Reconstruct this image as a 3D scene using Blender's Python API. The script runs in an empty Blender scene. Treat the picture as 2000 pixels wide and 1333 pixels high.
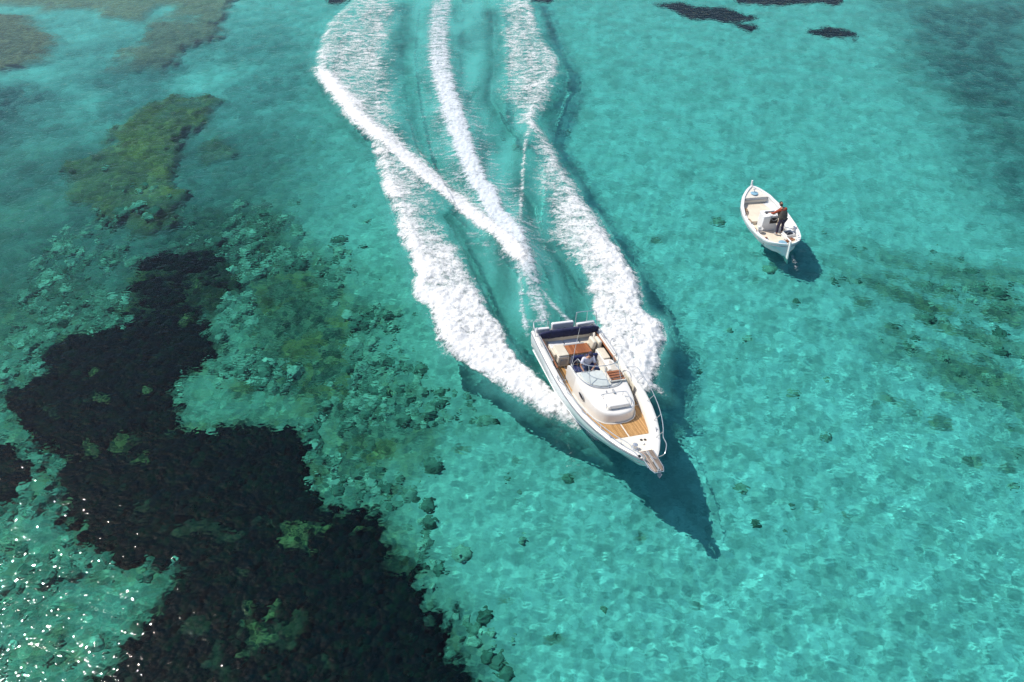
import bpy, math, random
import numpy as np
from mathutils import Vector, Matrix

S = bpy.context.scene
COL = S.collection
rad = math.radians

# ------------------------------------------------------------------ camera
CAM_H, CAM_PITCH = 21.5, 43.0
cam = bpy.data.cameras.new('camera')
cam_o = bpy.data.objects.new('camera', cam)
COL.objects.link(cam_o)
cam_o.location = (0, 0, CAM_H)
cam_o.rotation_euler = (rad(90 - CAM_PITCH), 0, 0)
cam.sensor_width = 36
cam.lens = 36 * 1455 / 2000
cam.clip_end = 3000
S.camera = cam_o

# ------------------------------------------------------------------ sky + sun
SUN_EL, SUN_AZ = rad(54), rad(-67)
world = bpy.data.worlds.new('World')
S.world = world
world.use_nodes = True
wt = world.node_tree
sky = wt.nodes.new('ShaderNodeTexSky')
sky.sky_type = 'NISHITA'
sky.sun_disc = False
sky.sun_elevation = SUN_EL
sky.sun_rotation = SUN_AZ
wt.links.new(sky.outputs[0], wt.nodes['Background'].inputs[0])
wt.nodes['Background'].inputs[1].default_value = 0.15
sun = bpy.data.lights.new('sun', 'SUN')
sun_o = bpy.data.objects.new('sun', sun)
COL.objects.link(sun_o)
sun.energy = 4.5
sun.angle = rad(0.53)
sun.color = (1.0, 0.96, 0.9)
sun_dir = Vector((math.sin(SUN_AZ) * math.cos(SUN_EL), math.cos(SUN_AZ) * math.cos(SUN_EL), math.sin(SUN_EL)))
sun_o.rotation_euler = sun_dir.to_track_quat('Z', 'Y').to_euler()
sun_o.location = (-30, 30, 60)
sun.cycles.is_caustics_light = True      # sunlight really refracts through the water surface

S.view_settings.view_transform = 'Standard'
S.view_settings.look = 'None'
S.view_settings.exposure = 0.0
S.view_settings.gamma = 1.0
cy = S.cycles
cy.use_denoising = True
cy.use_adaptive_sampling = True
cy.adaptive_threshold = 0.025
cy.max_bounces = 6
cy.diffuse_bounces = 2
cy.glossy_bounces = 3
cy.transmission_bounces = 5
cy.transparent_max_bounces = 12
cy.caustics_reflective = False
cy.caustics_refractive = True
cy.sample_clamp_indirect = 6.0

# ------------------------------------------------------------------ noise and fields
_rng = np.random.default_rng(7)
_tab = _rng.random((256, 256))
def vnoise(x, y, s=0):
    x = np.asarray(x, float) + 37.3 * s
    y = np.asarray(y, float) + 91.7 * s
    ix = np.floor(x).astype(int); iy = np.floor(y).astype(int)
    fx = x - ix; fy = y - iy
    fx = fx * fx * (3 - 2 * fx); fy = fy * fy * (3 - 2 * fy)
    a = _tab[iy & 255, ix & 255]; b = _tab[iy & 255, (ix + 1) & 255]
    c = _tab[(iy + 1) & 255, ix & 255]; d = _tab[(iy + 1) & 255, (ix + 1) & 255]
    return (a + (b - a) * fx) * (1 - fy) + (c + (d - c) * fx) * fy
def fbm(x, y, octaves=4, s=0, rough=0.5):
    t = 0; a = 1; n = 0
    for k in range(octaves):
        t = t + a * vnoise(x * 2 ** k, y * 2 ** k, s + k * 3); n += a; a *= rough
    return t / n
def sstep(a, b, x):
    t = np.clip((x - a) / (b - a), 0, 1)
    return t * t * (3 - 2 * t)
def dist_line(X, Y, pts, with_t=False):
    best = np.full(X.shape, 1e9); bt = np.zeros(X.shape)
    for k in range(len(pts) - 1):
        ax, ay = pts[k][:2]; bx, by = pts[k + 1][:2]
        dx, dy = bx - ax, by - ay
        L = dx * dx + dy * dy + 1e-12
        t = np.clip(((X - ax) * dx + (Y - ay) * dy) / L, 0, 1)
        d = np.hypot(X - ax - t * dx, Y - ay - t * dy)
        m = d < best
        best = np.where(m, d, best); bt = np.where(m, k + t, bt)
    return (best, bt) if with_t else best
def inside(X, Y, poly):
    r = np.zeros(X.shape, bool); n = len(poly)
    for k in range(n):
        x1, y1 = poly[k]; x2, y2 = poly[(k + 1) % n]
        if y1 == y2: continue
        c = ((y1 > Y) != (y2 > Y)) & (X < (x2 - x1) * (Y - y1) / (y2 - y1) + x1)
        r ^= c
    return r
def signed(X, Y, poly):
    d = dist_line(X, Y, list(poly) + [poly[0]])
    return np.where(inside(X, Y, poly), d, -d)

# ------------------------------------------------------------------ plan of the bay, in metres (x right, y away from the camera)
LEFT_OUTER = [(3.64,17.08),(3.03,17.63),(2.31,18.17),(1.65,18.52),(1.17,18.8),(0.59,19.19),(-0.3,20),(-1.03,20.84),(-1.99,21.66),(-3.01,22.17),(-3.24,22.95),(-3.43,23.91),(-3.72,25.1),(-4.57,25.92),(-4.72,26.92),(-4.54,27.49),(-5.35,29.5),(-6.17,32.16),(-6.8,34.09),(-7.56,36.72),(-8.13,39.01),(-8.51,40.85),(-10.34,43.64),(-12.03,47.15),(-13.39,50.05),(-14.11,52.13),(-14.43,55.88),(-14.53,59.17),(-14.23,60.81),(-13.37,64.67),(-13.04,66.43)]
LEFT_INNER = [(3.64,17.08),(2.92,18.67),(2.2,19.73),(1.62,20.17),(0.83,21.33),(0.09,22.85),(-0.49,24.18),(-1,25.24),(-1.28,26.17),(-1.88,27.96),(-2.4,29.71),(-2.96,31.24),(-3.48,32.39),(-2.95,33.35),(-3.98,36.44),(-5.54,39.55),(-6.32,42.82),(-7.06,47.15),(-8.37,56.37),(-8.94,64.67),(-9.04,66.43)]
CREST_LEFT = [(0.71,26.73),(0.12,28.68),(-0.76,30.53),(-2.39,32.67),(-3.7,34.54),(-5.11,36.44),(-6.62,38.48),(-8.1,40.73),(-9.88,43.36),(-11.82,47.15),(-13.5,50.64)]
RIGHT_OUTER = [(4.53,20),(5.26,19.86),(6.11,19.84),(5.8,20.56),(6.16,22.08),(6.53,22.85),(6.67,24.18),(5.98,25.03),(5.94,25.92),(5.92,27.6),(5.34,29.38),(5.04,30.31),(4.69,31.83),(4.32,33.06),(3.86,33.64),(3.79,34.59),(3.55,35.63),(3.07,37.61),(2.31,40.48),(1.64,42.82),(2.33,46.24),(3.31,50.05),(3.47,52.67),(2.46,56.37),(2.2,59.49),(1.7,64.67),(1.56,66.43)]
RIGHT_INNER = [(4.53,20),(3.91,22.02),(3.49,23.91),(3.43,25.81),(3.17,26.39),(2.71,28.47),(1.7,30.57),(1.34,32.16),(1.21,33.35),(0.61,34.85),(0.63,37.27),(0.74,39.01),(0.55,40.85),(-0.16,41.82),(-1.36,46.01),(-1.27,52.13),(-1.4,59.49),(-1.75,64.67),(-1.87,66.43)]
RUDDER_TRAIL = [(13.47,29.13),(13.49,28.68),(13.42,27.96)]
STREAK_LEFT = [(0.24,28.47),(0.38,26.73),(0.45,24.93),(0.66,23.42)]
STREAK_RIGHT = [(1.39,26.17),(1.82,25.28),(2.5,24.31)]
CREST_RIGHT = [(0.96,27.49),(0.6,29.5),(0.41,31.51),(0.49,33.64),(0.63,37.27),(0.78,39.61),(1.26,42.48),(2.06,46.01),(2.97,49.55)]
WASH = [(1.38, 24.18, 0.11), (1.14, 25.28, 0.18), (0.89, 26.73, 0.38), (0.49, 28.68, 0.44), (0.03, 30.44, 0.56), (-0.85, 32.63, 0.42), (-1.38, 34.85, 0.52), (-1.85, 35.63, 0.48), (-2.67, 39.01, 0.5), (-3.44, 42.82, 0.6), (-4.32, 47.15, 0.61), (-5.15, 52.13, 0.73), (-5.64, 57.9, 0.86), (-5.79, 64.67, 0.89), (-5.82, 66.43, 0.91)]
MEADOW = [(-18.58,30.42),(-17.7,31.29),(-15.86,31.31),(-14.95,30.89),(-13.6,29.25),(-13.17,28.27),(-13.81,27.69),(-14.08,26.94),(-14.44,26.5),(-14.43,25.51),(-13.39,24.51),(-12.98,23.86),(-13.52,23.38),(-13.95,22.6),(-14.64,21.7),(-13.84,20.56),(-13.48,19.75),(-12.37,19.49),(-11.41,19.77),(-10.64,19.99),(-9.77,19.84),(-8.62,19.26),(-7.93,18.37),(-7.41,17.4),(-7.66,16.47),(-6.81,16.03),(-5.63,15.7),(-4.85,15.49),(-4.35,14.44),(-3.53,13.45),(-3.35,12.51),(-2.69,11.79),(-1.98,11.1),(-1.78,10.52),(-1.1,9.42),(0,7.49),(-11.72,7.46),(-12.79,9.38),(-12.34,10.24),(-11.94,10.9),(-12.06,11.93),(-11.44,13.41),(-12.38,13.6),(-13.51,13.78),(-14.81,14.37),(-15.61,14.99),(-16.34,15.62),(-16.52,16.06),(-17.7,17.43),(-17.73,18.16),(-18.94,18.65),(-19.38,19.16),(-21.08,20.76),(-21.39,21.61),(-19.94,22.22),(-20.97,23.76),(-19.77,24.93),(-19.1,25.28),(-18.45,25.12),(-17.78,25.82),(-18.88,26.52),(-17.96,27.64),(-18.73,28.39),(-19.05,29.59)]
MEADOW_LEFT = [(-21.46,18.87),(-20.16,18.68),(-19.22,18.39),(-18.38,17.42),(-18.51,16.49),(-18.94,16.21),(-19.86,15.8)]
REEF_BROWN = [(-45.38,64.43),(-42.37,63.54),(-39.74,63.35),(-38.1,61.14),(-35.74,59.06),(-34.33,56.59),(-34.36,54.26),(-35.6,52.9),(-36.77,52.28),(-38.59,51.57)]
REEF_BAND = [(-47.99,69.38),(-24.54,69.65),(-23.33,63.54),(-22.55,59.22),(-24.9,55.3),(-25.36,52.18),(-28.81,52.56),(-29.5,53.87),(-29.05,56.19),(-28.37,58.65),(-30.31,61.79),(-33.64,62.86),(-34.75,64.57),(-39.38,63.93),(-40.62,65.21),(-45.88,65.38)]
REEF_OLIVE = [(-26.6,39.77),(-24.95,40.99),(-24.57,45.95),(-23.29,48.18),(-19.83,48.22),(-19.91,44.96),(-20.36,44.27),(-20.31,41.05),(-20.34,39.27),(-18.57,36.54),(-17.9,33.56),(-18.95,32.61),(-20.1,32.83),(-21.45,33.51),(-23.33,35.44),(-24.89,36.45)]
REEF_SMALL = [(-19.56,41.68),(-18.64,42.83),(-17.05,41.71),(-17,40.37),(-18.43,40)]
DARK_LEFT = [(-38.44,49.92),(-31.56,50.43),(-29.49,48.48),(-31.4,45.5),(-31.12,40.9),(-32.63,39.09)]
PATCH_A = [(12.44,65.97),(14.5,66.56),(18.07,64.74),(20.37,63.57),(20.1,62.44),(17.48,61.92),(14.66,62.49)]
PATCH_B = [(18.03,61.58),(19.29,61.68),(19.84,60.5),(18.72,60.09)]
PATCH_C = [(23.59,60.04),(25.5,60.97),(26.96,60.42),(27.59,59.17),(26.65,58.27),(25.62,58.78),(24.55,59.2)]
PATCH_D = [(19.39,68.91),(29.05,68.82),(27.87,65.84),(21.64,65.3),(19.24,66.16)]
PATCH_E = [(-16.69,68.93),(-14.44,68.94),(-14.43,66.68),(-15.61,66.67)]
PATCH_F = [(-4.97,68.98),(-2.93,68.99),(-3.29,66.36),(-4.38,66.36)]
PATCH_G = [(0.68,68.99),(3.84,68.98),(3.07,66.48),(1.32,66.61)]
WEED_RIGHT = [(15.5,29.23),(19.32,32.15),(23.15,29.94),(27.28,29.06),(20.58,16.46),(19.22,18.39),(18.13,20.51),(16.91,22.87),(16.25,25.49)]
OLIVE_FAR = [(31.06,68.8),(48.47,68.59),(28.62,31.57),(26.57,33.91),(26.65,39.18),(27.63,47.74),(28.28,56.19)]
GREEN_MID = [(-19.75,32.6),(-17.41,36.55),(-12.35,34.58),(-7.52,28.51),(-4.53,23.6),(-2.88,19.29),(-4.18,16.15),(-6,15.7),(-8.16,19.01),(-11.63,20.58),(-14.08,26.94)]
GREEN_LEFT = [(-26.86,28.28),(-21.11,29.97),(-18.73,28.39),(-18.82,25.46),(-20.86,23.76),(-23.3,21.58)]
CLEARINGS = [(-7.5, 14.73, 0.88), (-8.1, 11.22, 0.96), (-15.22, 18.89, 0.72), (-16.2, 18.3, 0.79), (-17.14, 18.17, 0.67), (-18.53, 28.87, 0.55), (-15.29, 28.36, 0.45), (-14.89, 26.03, 0.47), (-19.1, 25.87, 0.56), (-14.34, 17.83, 0.39), (-17.37, 21.23, 0.47), (-15.34, 21.54, 0.3), (-18.11, 22.55, 0.35), (-5.5, 14.85, 0.44)]
ROCK_SPOTS = [(0.6, 18.4, 0.4), (1.89, 17.9, 0.48), (6.57, 33.19, 0.47), (7.9, 31.09, 0.37), (-3.65, 18.77, 0.41), (-1.76, 15.28, 0.41), (-1.41, 13.45, 0.49), (-2.95, 12.88, 0.49), (1.02, 15.17, 0.44), (2.33, 14.04, 0.36), (9.84, 19.25, 0.31), (8.61, 23.58, 0.29), (14.24, 22.14, 0.33), (13.91, 25.52, 0.26)]
MOUNDS_CREVICES = [(-14.65, 11.91, 0.4), (-14.57, 11.04, 0.33), (-13.77, 10.23, 0.38), (-13.83, 13.01, 0.52), (-15.04, 10.22, 0.29), (-7.04, 17.28, 0.51), (-10.41, 23.57, 0.59), (-8.7, 21.75, 0.65), (-11.29, 21.73, 0.61), (-7.7, 23.59, 0.54), (-11.75, 27.33, 0.59), (-10.03, 28.49, 0.5), (-6.44, 21.19, 0.47), (-8.91, 18.75, 0.4), (-4.61, 16.6, 0.46), (-0.26, 12.24, 0.24), (1.4, 10.94, 0.26), (-0.7, 9.42, 0.41), (-4.84, 18.52, 0.52), (15.83, 21.1, 0.55), (16.67, 20.53, 0.54), (17.53, 19.84, 0.49), (19.07, 23.79, 0.63), (20.32, 21.63, 0.55), (18.49, 21.36, 0.43), (22.65, 23.74, 0.58), (-6.12, 19.02, 0.49), (-2.02, 18.52, 0.32), (6.12, 12.14, 0.2), (4.56, 14.64, 0.18), (17.82, 17.91, 0.47), (18.82, 17.54, 0.54), (12.1, 15.44, 0.33), (11.05, 15.67, 0.26), (21.15, 25.43, 0.56), (2.15, 17.18, 0.35), (0.2, 18.03, 0.28), (17.99, 28.4, 0.74), (19.38, 26.88, 0.82), (16.49, 26.91, 0.58), (17.76, 25.13, 0.69), (7.54, 32.27, 0.27), (-2.22, 15.17, 0.26), (11.94, 28.67, 0.25)]  # dark spots; the first few are rock crevices, their dark put into the colour
BED = -2.5
WAVE_SLOPE = 0.0072
WATER_BUMP = 0.036
REFLECT = 0.62
WATER_TINT = (.39, .98, .975)
AIR_WATER = (.09, .42, .37)
SAND_DARK = (.425, .41, .35)
SAND_LIGHT = (.68, .665, .59)

# ------------------------------------------------------------------ materials
def new_mat(name):
    m = bpy.data.materials.new(name); m.use_nodes = True
    t = m.node_tree; t.nodes.clear()
    out = t.nodes.new('ShaderNodeOutputMaterial')
    return m, t, out
def nd(t, typ, **kw):
    n = t.nodes.new(typ)
    for k, v in kw.items():
        if k.startswith('i_'): n.inputs[k[2:].replace('_', ' ')].default_value = v
        elif k.startswith('n'): n.inputs[int(k[1:])].default_value = v
        else: setattr(n, k, v)
    return n
def lk(t, a, b): t.links.new(a, b)
def pick(n, name):
    return n.outputs[name]
def mixcol(t, fac, a, b, blend='MIX'):
    n = t.nodes.new('ShaderNodeMix'); n.data_type = 'RGBA'; n.blend_type = blend; n.clamp_factor = True
    for sock, v in ((n.inputs[0], fac), (n.inputs[6], a), (n.inputs[7], b)):
        if hasattr(v, 'links'): t.links.new(v, sock)
        else: sock.default_value = v if not isinstance(v, tuple) else (v + (1,) if len(v) == 3 else v)
    return n.outputs[2]
def ramp(t, v, a, b, lo=0.0, hi=1.0):
    n = t.nodes.new('ShaderNodeMapRange'); n.interpolation_type = 'SMOOTHSTEP'; n.clamp = True
    t.links.new(v, n.inputs[0])
    for k, x in zip((1, 2, 3, 4), (a, b, lo, hi)): n.inputs[k].default_value = x
    return n.outputs[0]
def math2(t, op, a, b=None):
    n = t.nodes.new('ShaderNodeMath'); n.operation = op
    for k, v in enumerate((a, b)):
        if v is None: continue
        if hasattr(v, 'links'): t.links.new(v, n.inputs[k])
        else: n.inputs[k].default_value = v
    return n.outputs[0]
def coords(t, scale=(1, 1, 1), rot=(0, 0, 0)):
    c = t.nodes.new('ShaderNodeTexCoord'); m = t.nodes.new('ShaderNodeMapping')
    m.inputs['Scale'].default_value = scale; m.inputs['Rotation'].default_value = rot
    t.links.new(c.outputs['Object'], m.inputs[0])
    return m.outputs[0]
def noise(t, vec, scale, detail=4, rough=0.55, dist=0.0):
    n = t.nodes.new('ShaderNodeTexNoise')
    n.inputs['Scale'].default_value = scale; n.inputs['Detail'].default_value = detail
    n.inputs['Roughness'].default_value = rough; n.inputs['Distortion'].default_value = dist
    t.links.new(vec, n.inputs['Vector'])
    return n.outputs[0]
def attr(t, name):
    n = t.nodes.new('ShaderNodeAttribute'); n.attribute_name = name
    return n.outputs['Fac']
def solid(name, col, rough=0.5, metal=0.0, vary=0.08, scale=6.0, coat=0.0, bump=0.0, bscale=40.0, spec=0.5):
    m, t, out = new_mat(name)
    b = t.nodes.new('ShaderNodeBsdfPrincipled')
    v = coords(t)
    n = noise(t, v, scale, 4)
    dark = tuple(c * (1 - vary) for c in col); lite = tuple(min(1, c * (1 + vary)) for c in col)
    lk(t, mixcol(t, ramp(t, n, .3, .7), dark, lite), b.inputs['Base Color'])
    b.inputs['Roughness'].default_value = rough; b.inputs['Metallic'].default_value = metal
    b.inputs['Coat Weight'].default_value = coat; b.inputs['Specular IOR Level'].default_value = spec
    if bump:
        bp = t.nodes.new('ShaderNodeBump'); bp.inputs['Strength'].default_value = bump; bp.inputs['Distance'].default_value = .02
        lk(t, noise(t, v, bscale, 3), bp.inputs['Height']); lk(t, bp.outputs[0], b.inputs['Normal'])
    lk(t, b.outputs[0], out.inputs[0])
    return m

def mesh_np(name, verts, faces, mat, smooth=True, attrs=None, parent=None):
    me = bpy.data.meshes.new(name)
    verts = np.asarray(verts, np.float32); faces = np.asarray(faces, np.int32)
    k = faces.shape[1]
    me.vertices.add(len(verts)); me.vertices.foreach_set('co', verts.ravel())
    me.loops.add(faces.size); me.loops.foreach_set('vertex_index', faces.ravel())
    me.polygons.add(len(faces)); me.polygons.foreach_set('loop_start', np.arange(0, faces.size, k, dtype=np.int32))
    me.update(calc_edges=True)
    me.polygons.foreach_set('use_smooth', np.full(len(faces), smooth))
    for a, val in (attrs or {}).items():
        at = me.attributes.new(a, 'FLOAT', 'POINT'); at.data.foreach_set('value', np.asarray(val, np.float32).ravel())
    me.materials.append(mat)
    o = bpy.data.objects.new(name, me); COL.objects.link(o)
    if parent: o.parent = parent
    return o
def grid_faces(ny, nx):
    i = np.arange(ny * nx).reshape(ny, nx)
    return np.stack([i[:-1, :-1], i[:-1, 1:], i[1:, 1:], i[1:, :-1]], -1).reshape(-1, 4)
def tag(o, label=None, cat=None, group=None, kind=None):
    if label: o['label'] = label
    if cat: o['category'] = cat
    if group: o['group'] = group
    if kind: o['kind'] = kind
    return o
def axis(dense0, dense1, step, lo, hi, growth=1.12):
    a = list(np.arange(dense0, dense1, step)); s = step
    x = a[-1]
    while x < hi: s *= growth; x += s; a.append(x)
    x = a[0]; s = step; pre = []
    while x > lo: s *= growth; x -= s; pre.append(x)
    return np.array(pre[::-1] + a)
def yaxis(y0, y1, s0, s1, lo, hi):
    a = [y0]
    while a[-1] < y1: a.append(a[-1] + s0 + (s1 - s0) * (a[-1] - y0) / (y1 - y0))
    s = s1; x = a[-1]
    while x < hi: s *= 1.15; x += s; a.append(x)
    x = y0; s = s0; pre = []
    while x > lo: s *= 1.15; x -= s; pre.append(x)
    return np.array(pre[::-1] + a)

# ------------------------------------------------------------------ wake fields, shared by the water sheet and the foam on it
LEFT_POLY = LEFT_OUTER + LEFT_INNER[::-1]
RIGHT_POLY = RIGHT_OUTER + RIGHT_INNER[::-1]
LANE_POLY = LEFT_INNER + RIGHT_INNER[::-1]
_wr = np.random.default_rng(5)
WAVES = []
for k in range(72):
    lam = math.exp(_wr.uniform(math.log(.21), math.log(3.0)))
    th = _wr.normal(1.85, .65)
    WAVES.append((lam, 2 * math.pi / lam * math.cos(th), 2 * math.pi / lam * math.sin(th), _wr.uniform(0, 6.283), WAVE_SLOPE / (2 * math.pi) * lam * (1.0 if lam < .55 else .75 if lam < 1.0 else .55)))
def wake_height(X, Y):
    """ridges and troughs thrown up by the speeding boat"""
    Z = np.zeros(X.shape); calm = np.zeros(X.shape)
    m = (X > -17) & (X < 9) & (Y > 15) & (Y < 75)
    x = X[m]; y = Y[m]
    z = np.zeros(x.shape)
    fade = 1 - .55 * sstep(24, 62, y)
    for outer, sgn in ((LEFT_OUTER, 1), (RIGHT_OUTER, 1)):
        d = dist_line(x, y, outer)
        poly = LEFT_POLY if outer is LEFT_OUTER else RIGHT_POLY
        ins = inside(x, y, poly)
        z += np.where(ins, .30 * sstep(0, .8, d) * np.exp(-d / 2.6), 0) * fade
        z += np.where(ins, 0, .05 * np.exp(-(d / .5) ** 2)) * fade
    for line in (CREST_LEFT, CREST_RIGHT):
        z += .24 * np.exp(-(dist_line(x, y, line) / .55) ** 2) * fade
    dw = dist_line(x, y, WASH)
    z += .16 * np.exp(-(dw / .8) ** 2) * fade - .10 * np.exp(-((dw - 1.8) / .8) ** 2) * fade
    lane = sstep(-.2, .6, signed(x, y, LANE_POLY))
    Z[m] = z; calm[m] = .62 * lane
    return Z, calm
def water_z(X, Y, cell=0.1):
    Z, calm = wake_height(X, Y)
    w = np.zeros(X.shape)
    gust = .75 + .5 * fbm(X * .07 + 5, Y * .07, 2, 11)
    for lam, kx, ky, p, a in WAVES:
        w += np.sin(kx * X + ky * Y + p) * a * sstep(2.2, 4.5, lam / cell)
    return Z + w * gust * (1 - calm)

# ------------------------------------------------------------------ the seabed
def ragged(X, Y, poly, amp=.8, s=0, freq=.8):
    j = (fbm(X * freq, Y * freq, 4, s, .6) - .5) * 2 * amp + (vnoise(X * 3.1, Y * 3.1, s + 9) - .5) * .5 * amp
    return signed(X, Y, poly) + j
bx = axis(-30, 33, .16, -420, 420); by = yaxis(5, 74, .13, .30, -90, 620)
BX, BY = np.meshgrid(bx, by)
def seabed_fields(X, Y):
    f = {}
    tuft = (fbm(X * 4.3, Y * 4.3, 3, 25) - .5) * 1.5
    g = np.maximum(sstep(-.45, .45, ragged(X, Y, MEADOW, .6, 1) + tuft), sstep(-.45, .45, ragged(X, Y, MEADOW_LEFT, .5, 2) + tuft))
    clear = np.zeros(X.shape)
    for k, (cx, cy_, r) in enumerate(CLEARINGS):
        d = np.hypot(X - cx, (Y - cy_)) + (fbm(X * 1.6, Y * 1.6, 3, 20 + k) - .5) * 2.2 * r + (fbm(X * 5.0, Y * 5.0, 3, 25) - .5) * 1.3 * r
        clear = np.maximum(clear, sstep(r * 1.0, r * .35, d) * .85)
    # smaller gaps in the meadow
    clear = np.maximum(clear, sstep(.58, .72, fbm(X * .6 + 3, Y * .9, 5, 31, .6)) * .5)
    clear = np.maximum(clear, sstep(21, 27, Y) * sstep(.45, .60, fbm(X * .6 + 8, Y * 1.2, 5, 33, .65)) * .55)
    far = np.zeros(X.shape)
    for k, P in enumerate((PATCH_A, PATCH_B, PATCH_C, PATCH_D, PATCH_E, PATCH_F, PATCH_G)):
        far = np.maximum(far, sstep(-.3, .5, ragged(X, Y, P, .9, 40 + k, .5)))
    out = np.maximum(np.maximum(sstep(76, 84, Y), sstep(52, 60, np.abs(X))), sstep(6, 2, Y)) * sstep(.52, .6, fbm(X * .06 + 2, Y * .06, 4, 50))
    f['grass'] = np.maximum(np.maximum(g * (1 - clear), far), out)
    f['clear'] = g * clear
    f['brown'] = np.maximum(sstep(-.3, .4, ragged(X, Y, REEF_BROWN, 1.2, 3, .5)), .85 * sstep(-.3, .5, ragged(X, Y, REEF_BAND, 1.4, 4, .4)) * sstep(.15, .5, fbm(X * .3, Y * .4, 4, 66)))
    ol = np.maximum(sstep(-.4, .5, ragged(X, Y, REEF_OLIVE, 1.2, 5, .6)), .7 * sstep(-.5, .8, ragged(X, Y, REEF_SMALL, .9, 6)))
    f['olive'] = ol * (.72 + .28 * sstep(.35, .6, fbm(X * .45, Y * .6, 4, 61)))
    f['deep'] = np.maximum(sstep(-2.5, 2.0, ragged(X, Y, DARK_LEFT, 2.0, 7, .25)), .9 * sstep(BED, 5, ragged(X, Y, OLIVE_FAR, 3.0, 8, .2)))
    wd = sstep(-2.0, 3.5, ragged(X, Y, WEED_RIGHT, 2.0, 9, .35))
    u = X * .85 - Y * .5; v = X * .5 + Y * .85
    f['deep'] = np.maximum(f['deep'], .68 * sstep(-8, -18, X) * sstep(23, 30, Y) * sstep(70, 52, Y) * sstep(.25, .6, fbm(X * .16, Y * .22, 4, 91)))
    f['film'] = np.clip(sstep(6, -12, X) * sstep(40, 24, Y) * 1.0, 0, 1)
    f['weed'] = wd * (.25 + .75 * sstep(.42, .58, fbm(u * .30, v * 1.1, 5, 70, .62))) + .5 * sstep(-3, 5, ragged(X, Y, OLIVE_FAR, 3.0, 8, .2)) * sstep(.5, .62, fbm(u * .25, v * .8, 4, 72))
    for k, (cx, cy_, r) in enumerate(MOUNDS_CREVICES):
        d = np.hypot((X - cx) * .75, (Y - cy_) * 1.25) + (fbm(X * 1.8, Y * 1.8, 3, 220 + k) - .5) * 1.9 * r
        f['weed'] = np.maximum(f['weed'], sstep(r * .95, r * .3, d) * .85)  # weed tone also carries the painted dark of the rock crevices
    gm = np.maximum(sstep(-2.0, 2.5, ragged(X, Y, GREEN_MID, 2.2, 10, .3)), .8 * sstep(-1.5, 1.5, ragged(X, Y, GREEN_LEFT, 1.5, 11, .3)))
    gm = np.maximum(gm, .9 * sstep(-2.2, .5, signed(X, Y, MEADOW)))
    gm = np.maximum(gm, .55 * sstep(-6, -16, X) * sstep(50, 38, Y))
    f['algae'] = gm
    return f
BF = seabed_fields(BX, BY)
BZ = BED + (fbm(BX * .12, BY * .12, 3, 80) - .5) * .7 + (fbm(BX * .9, BY * .9, 4, 81) - .5) * .30
rough_rock = (fbm(BX * 1.3, BY * 1.3, 5, 83, .6) - .5)
BZ += .85 * np.exp(-((BX - 14.3) ** 2 + (BY - 28.3) ** 2) / 4.5 ** 2)      # the sand bank under the fishing boat
BZ += BF['algae'] * rough_rock * .75 + (BF['brown'] + BF['olive']) * (.7 + .9 * rough_rock) + BF['clear'] * (.35 + rough_rock * 1.0)

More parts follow.
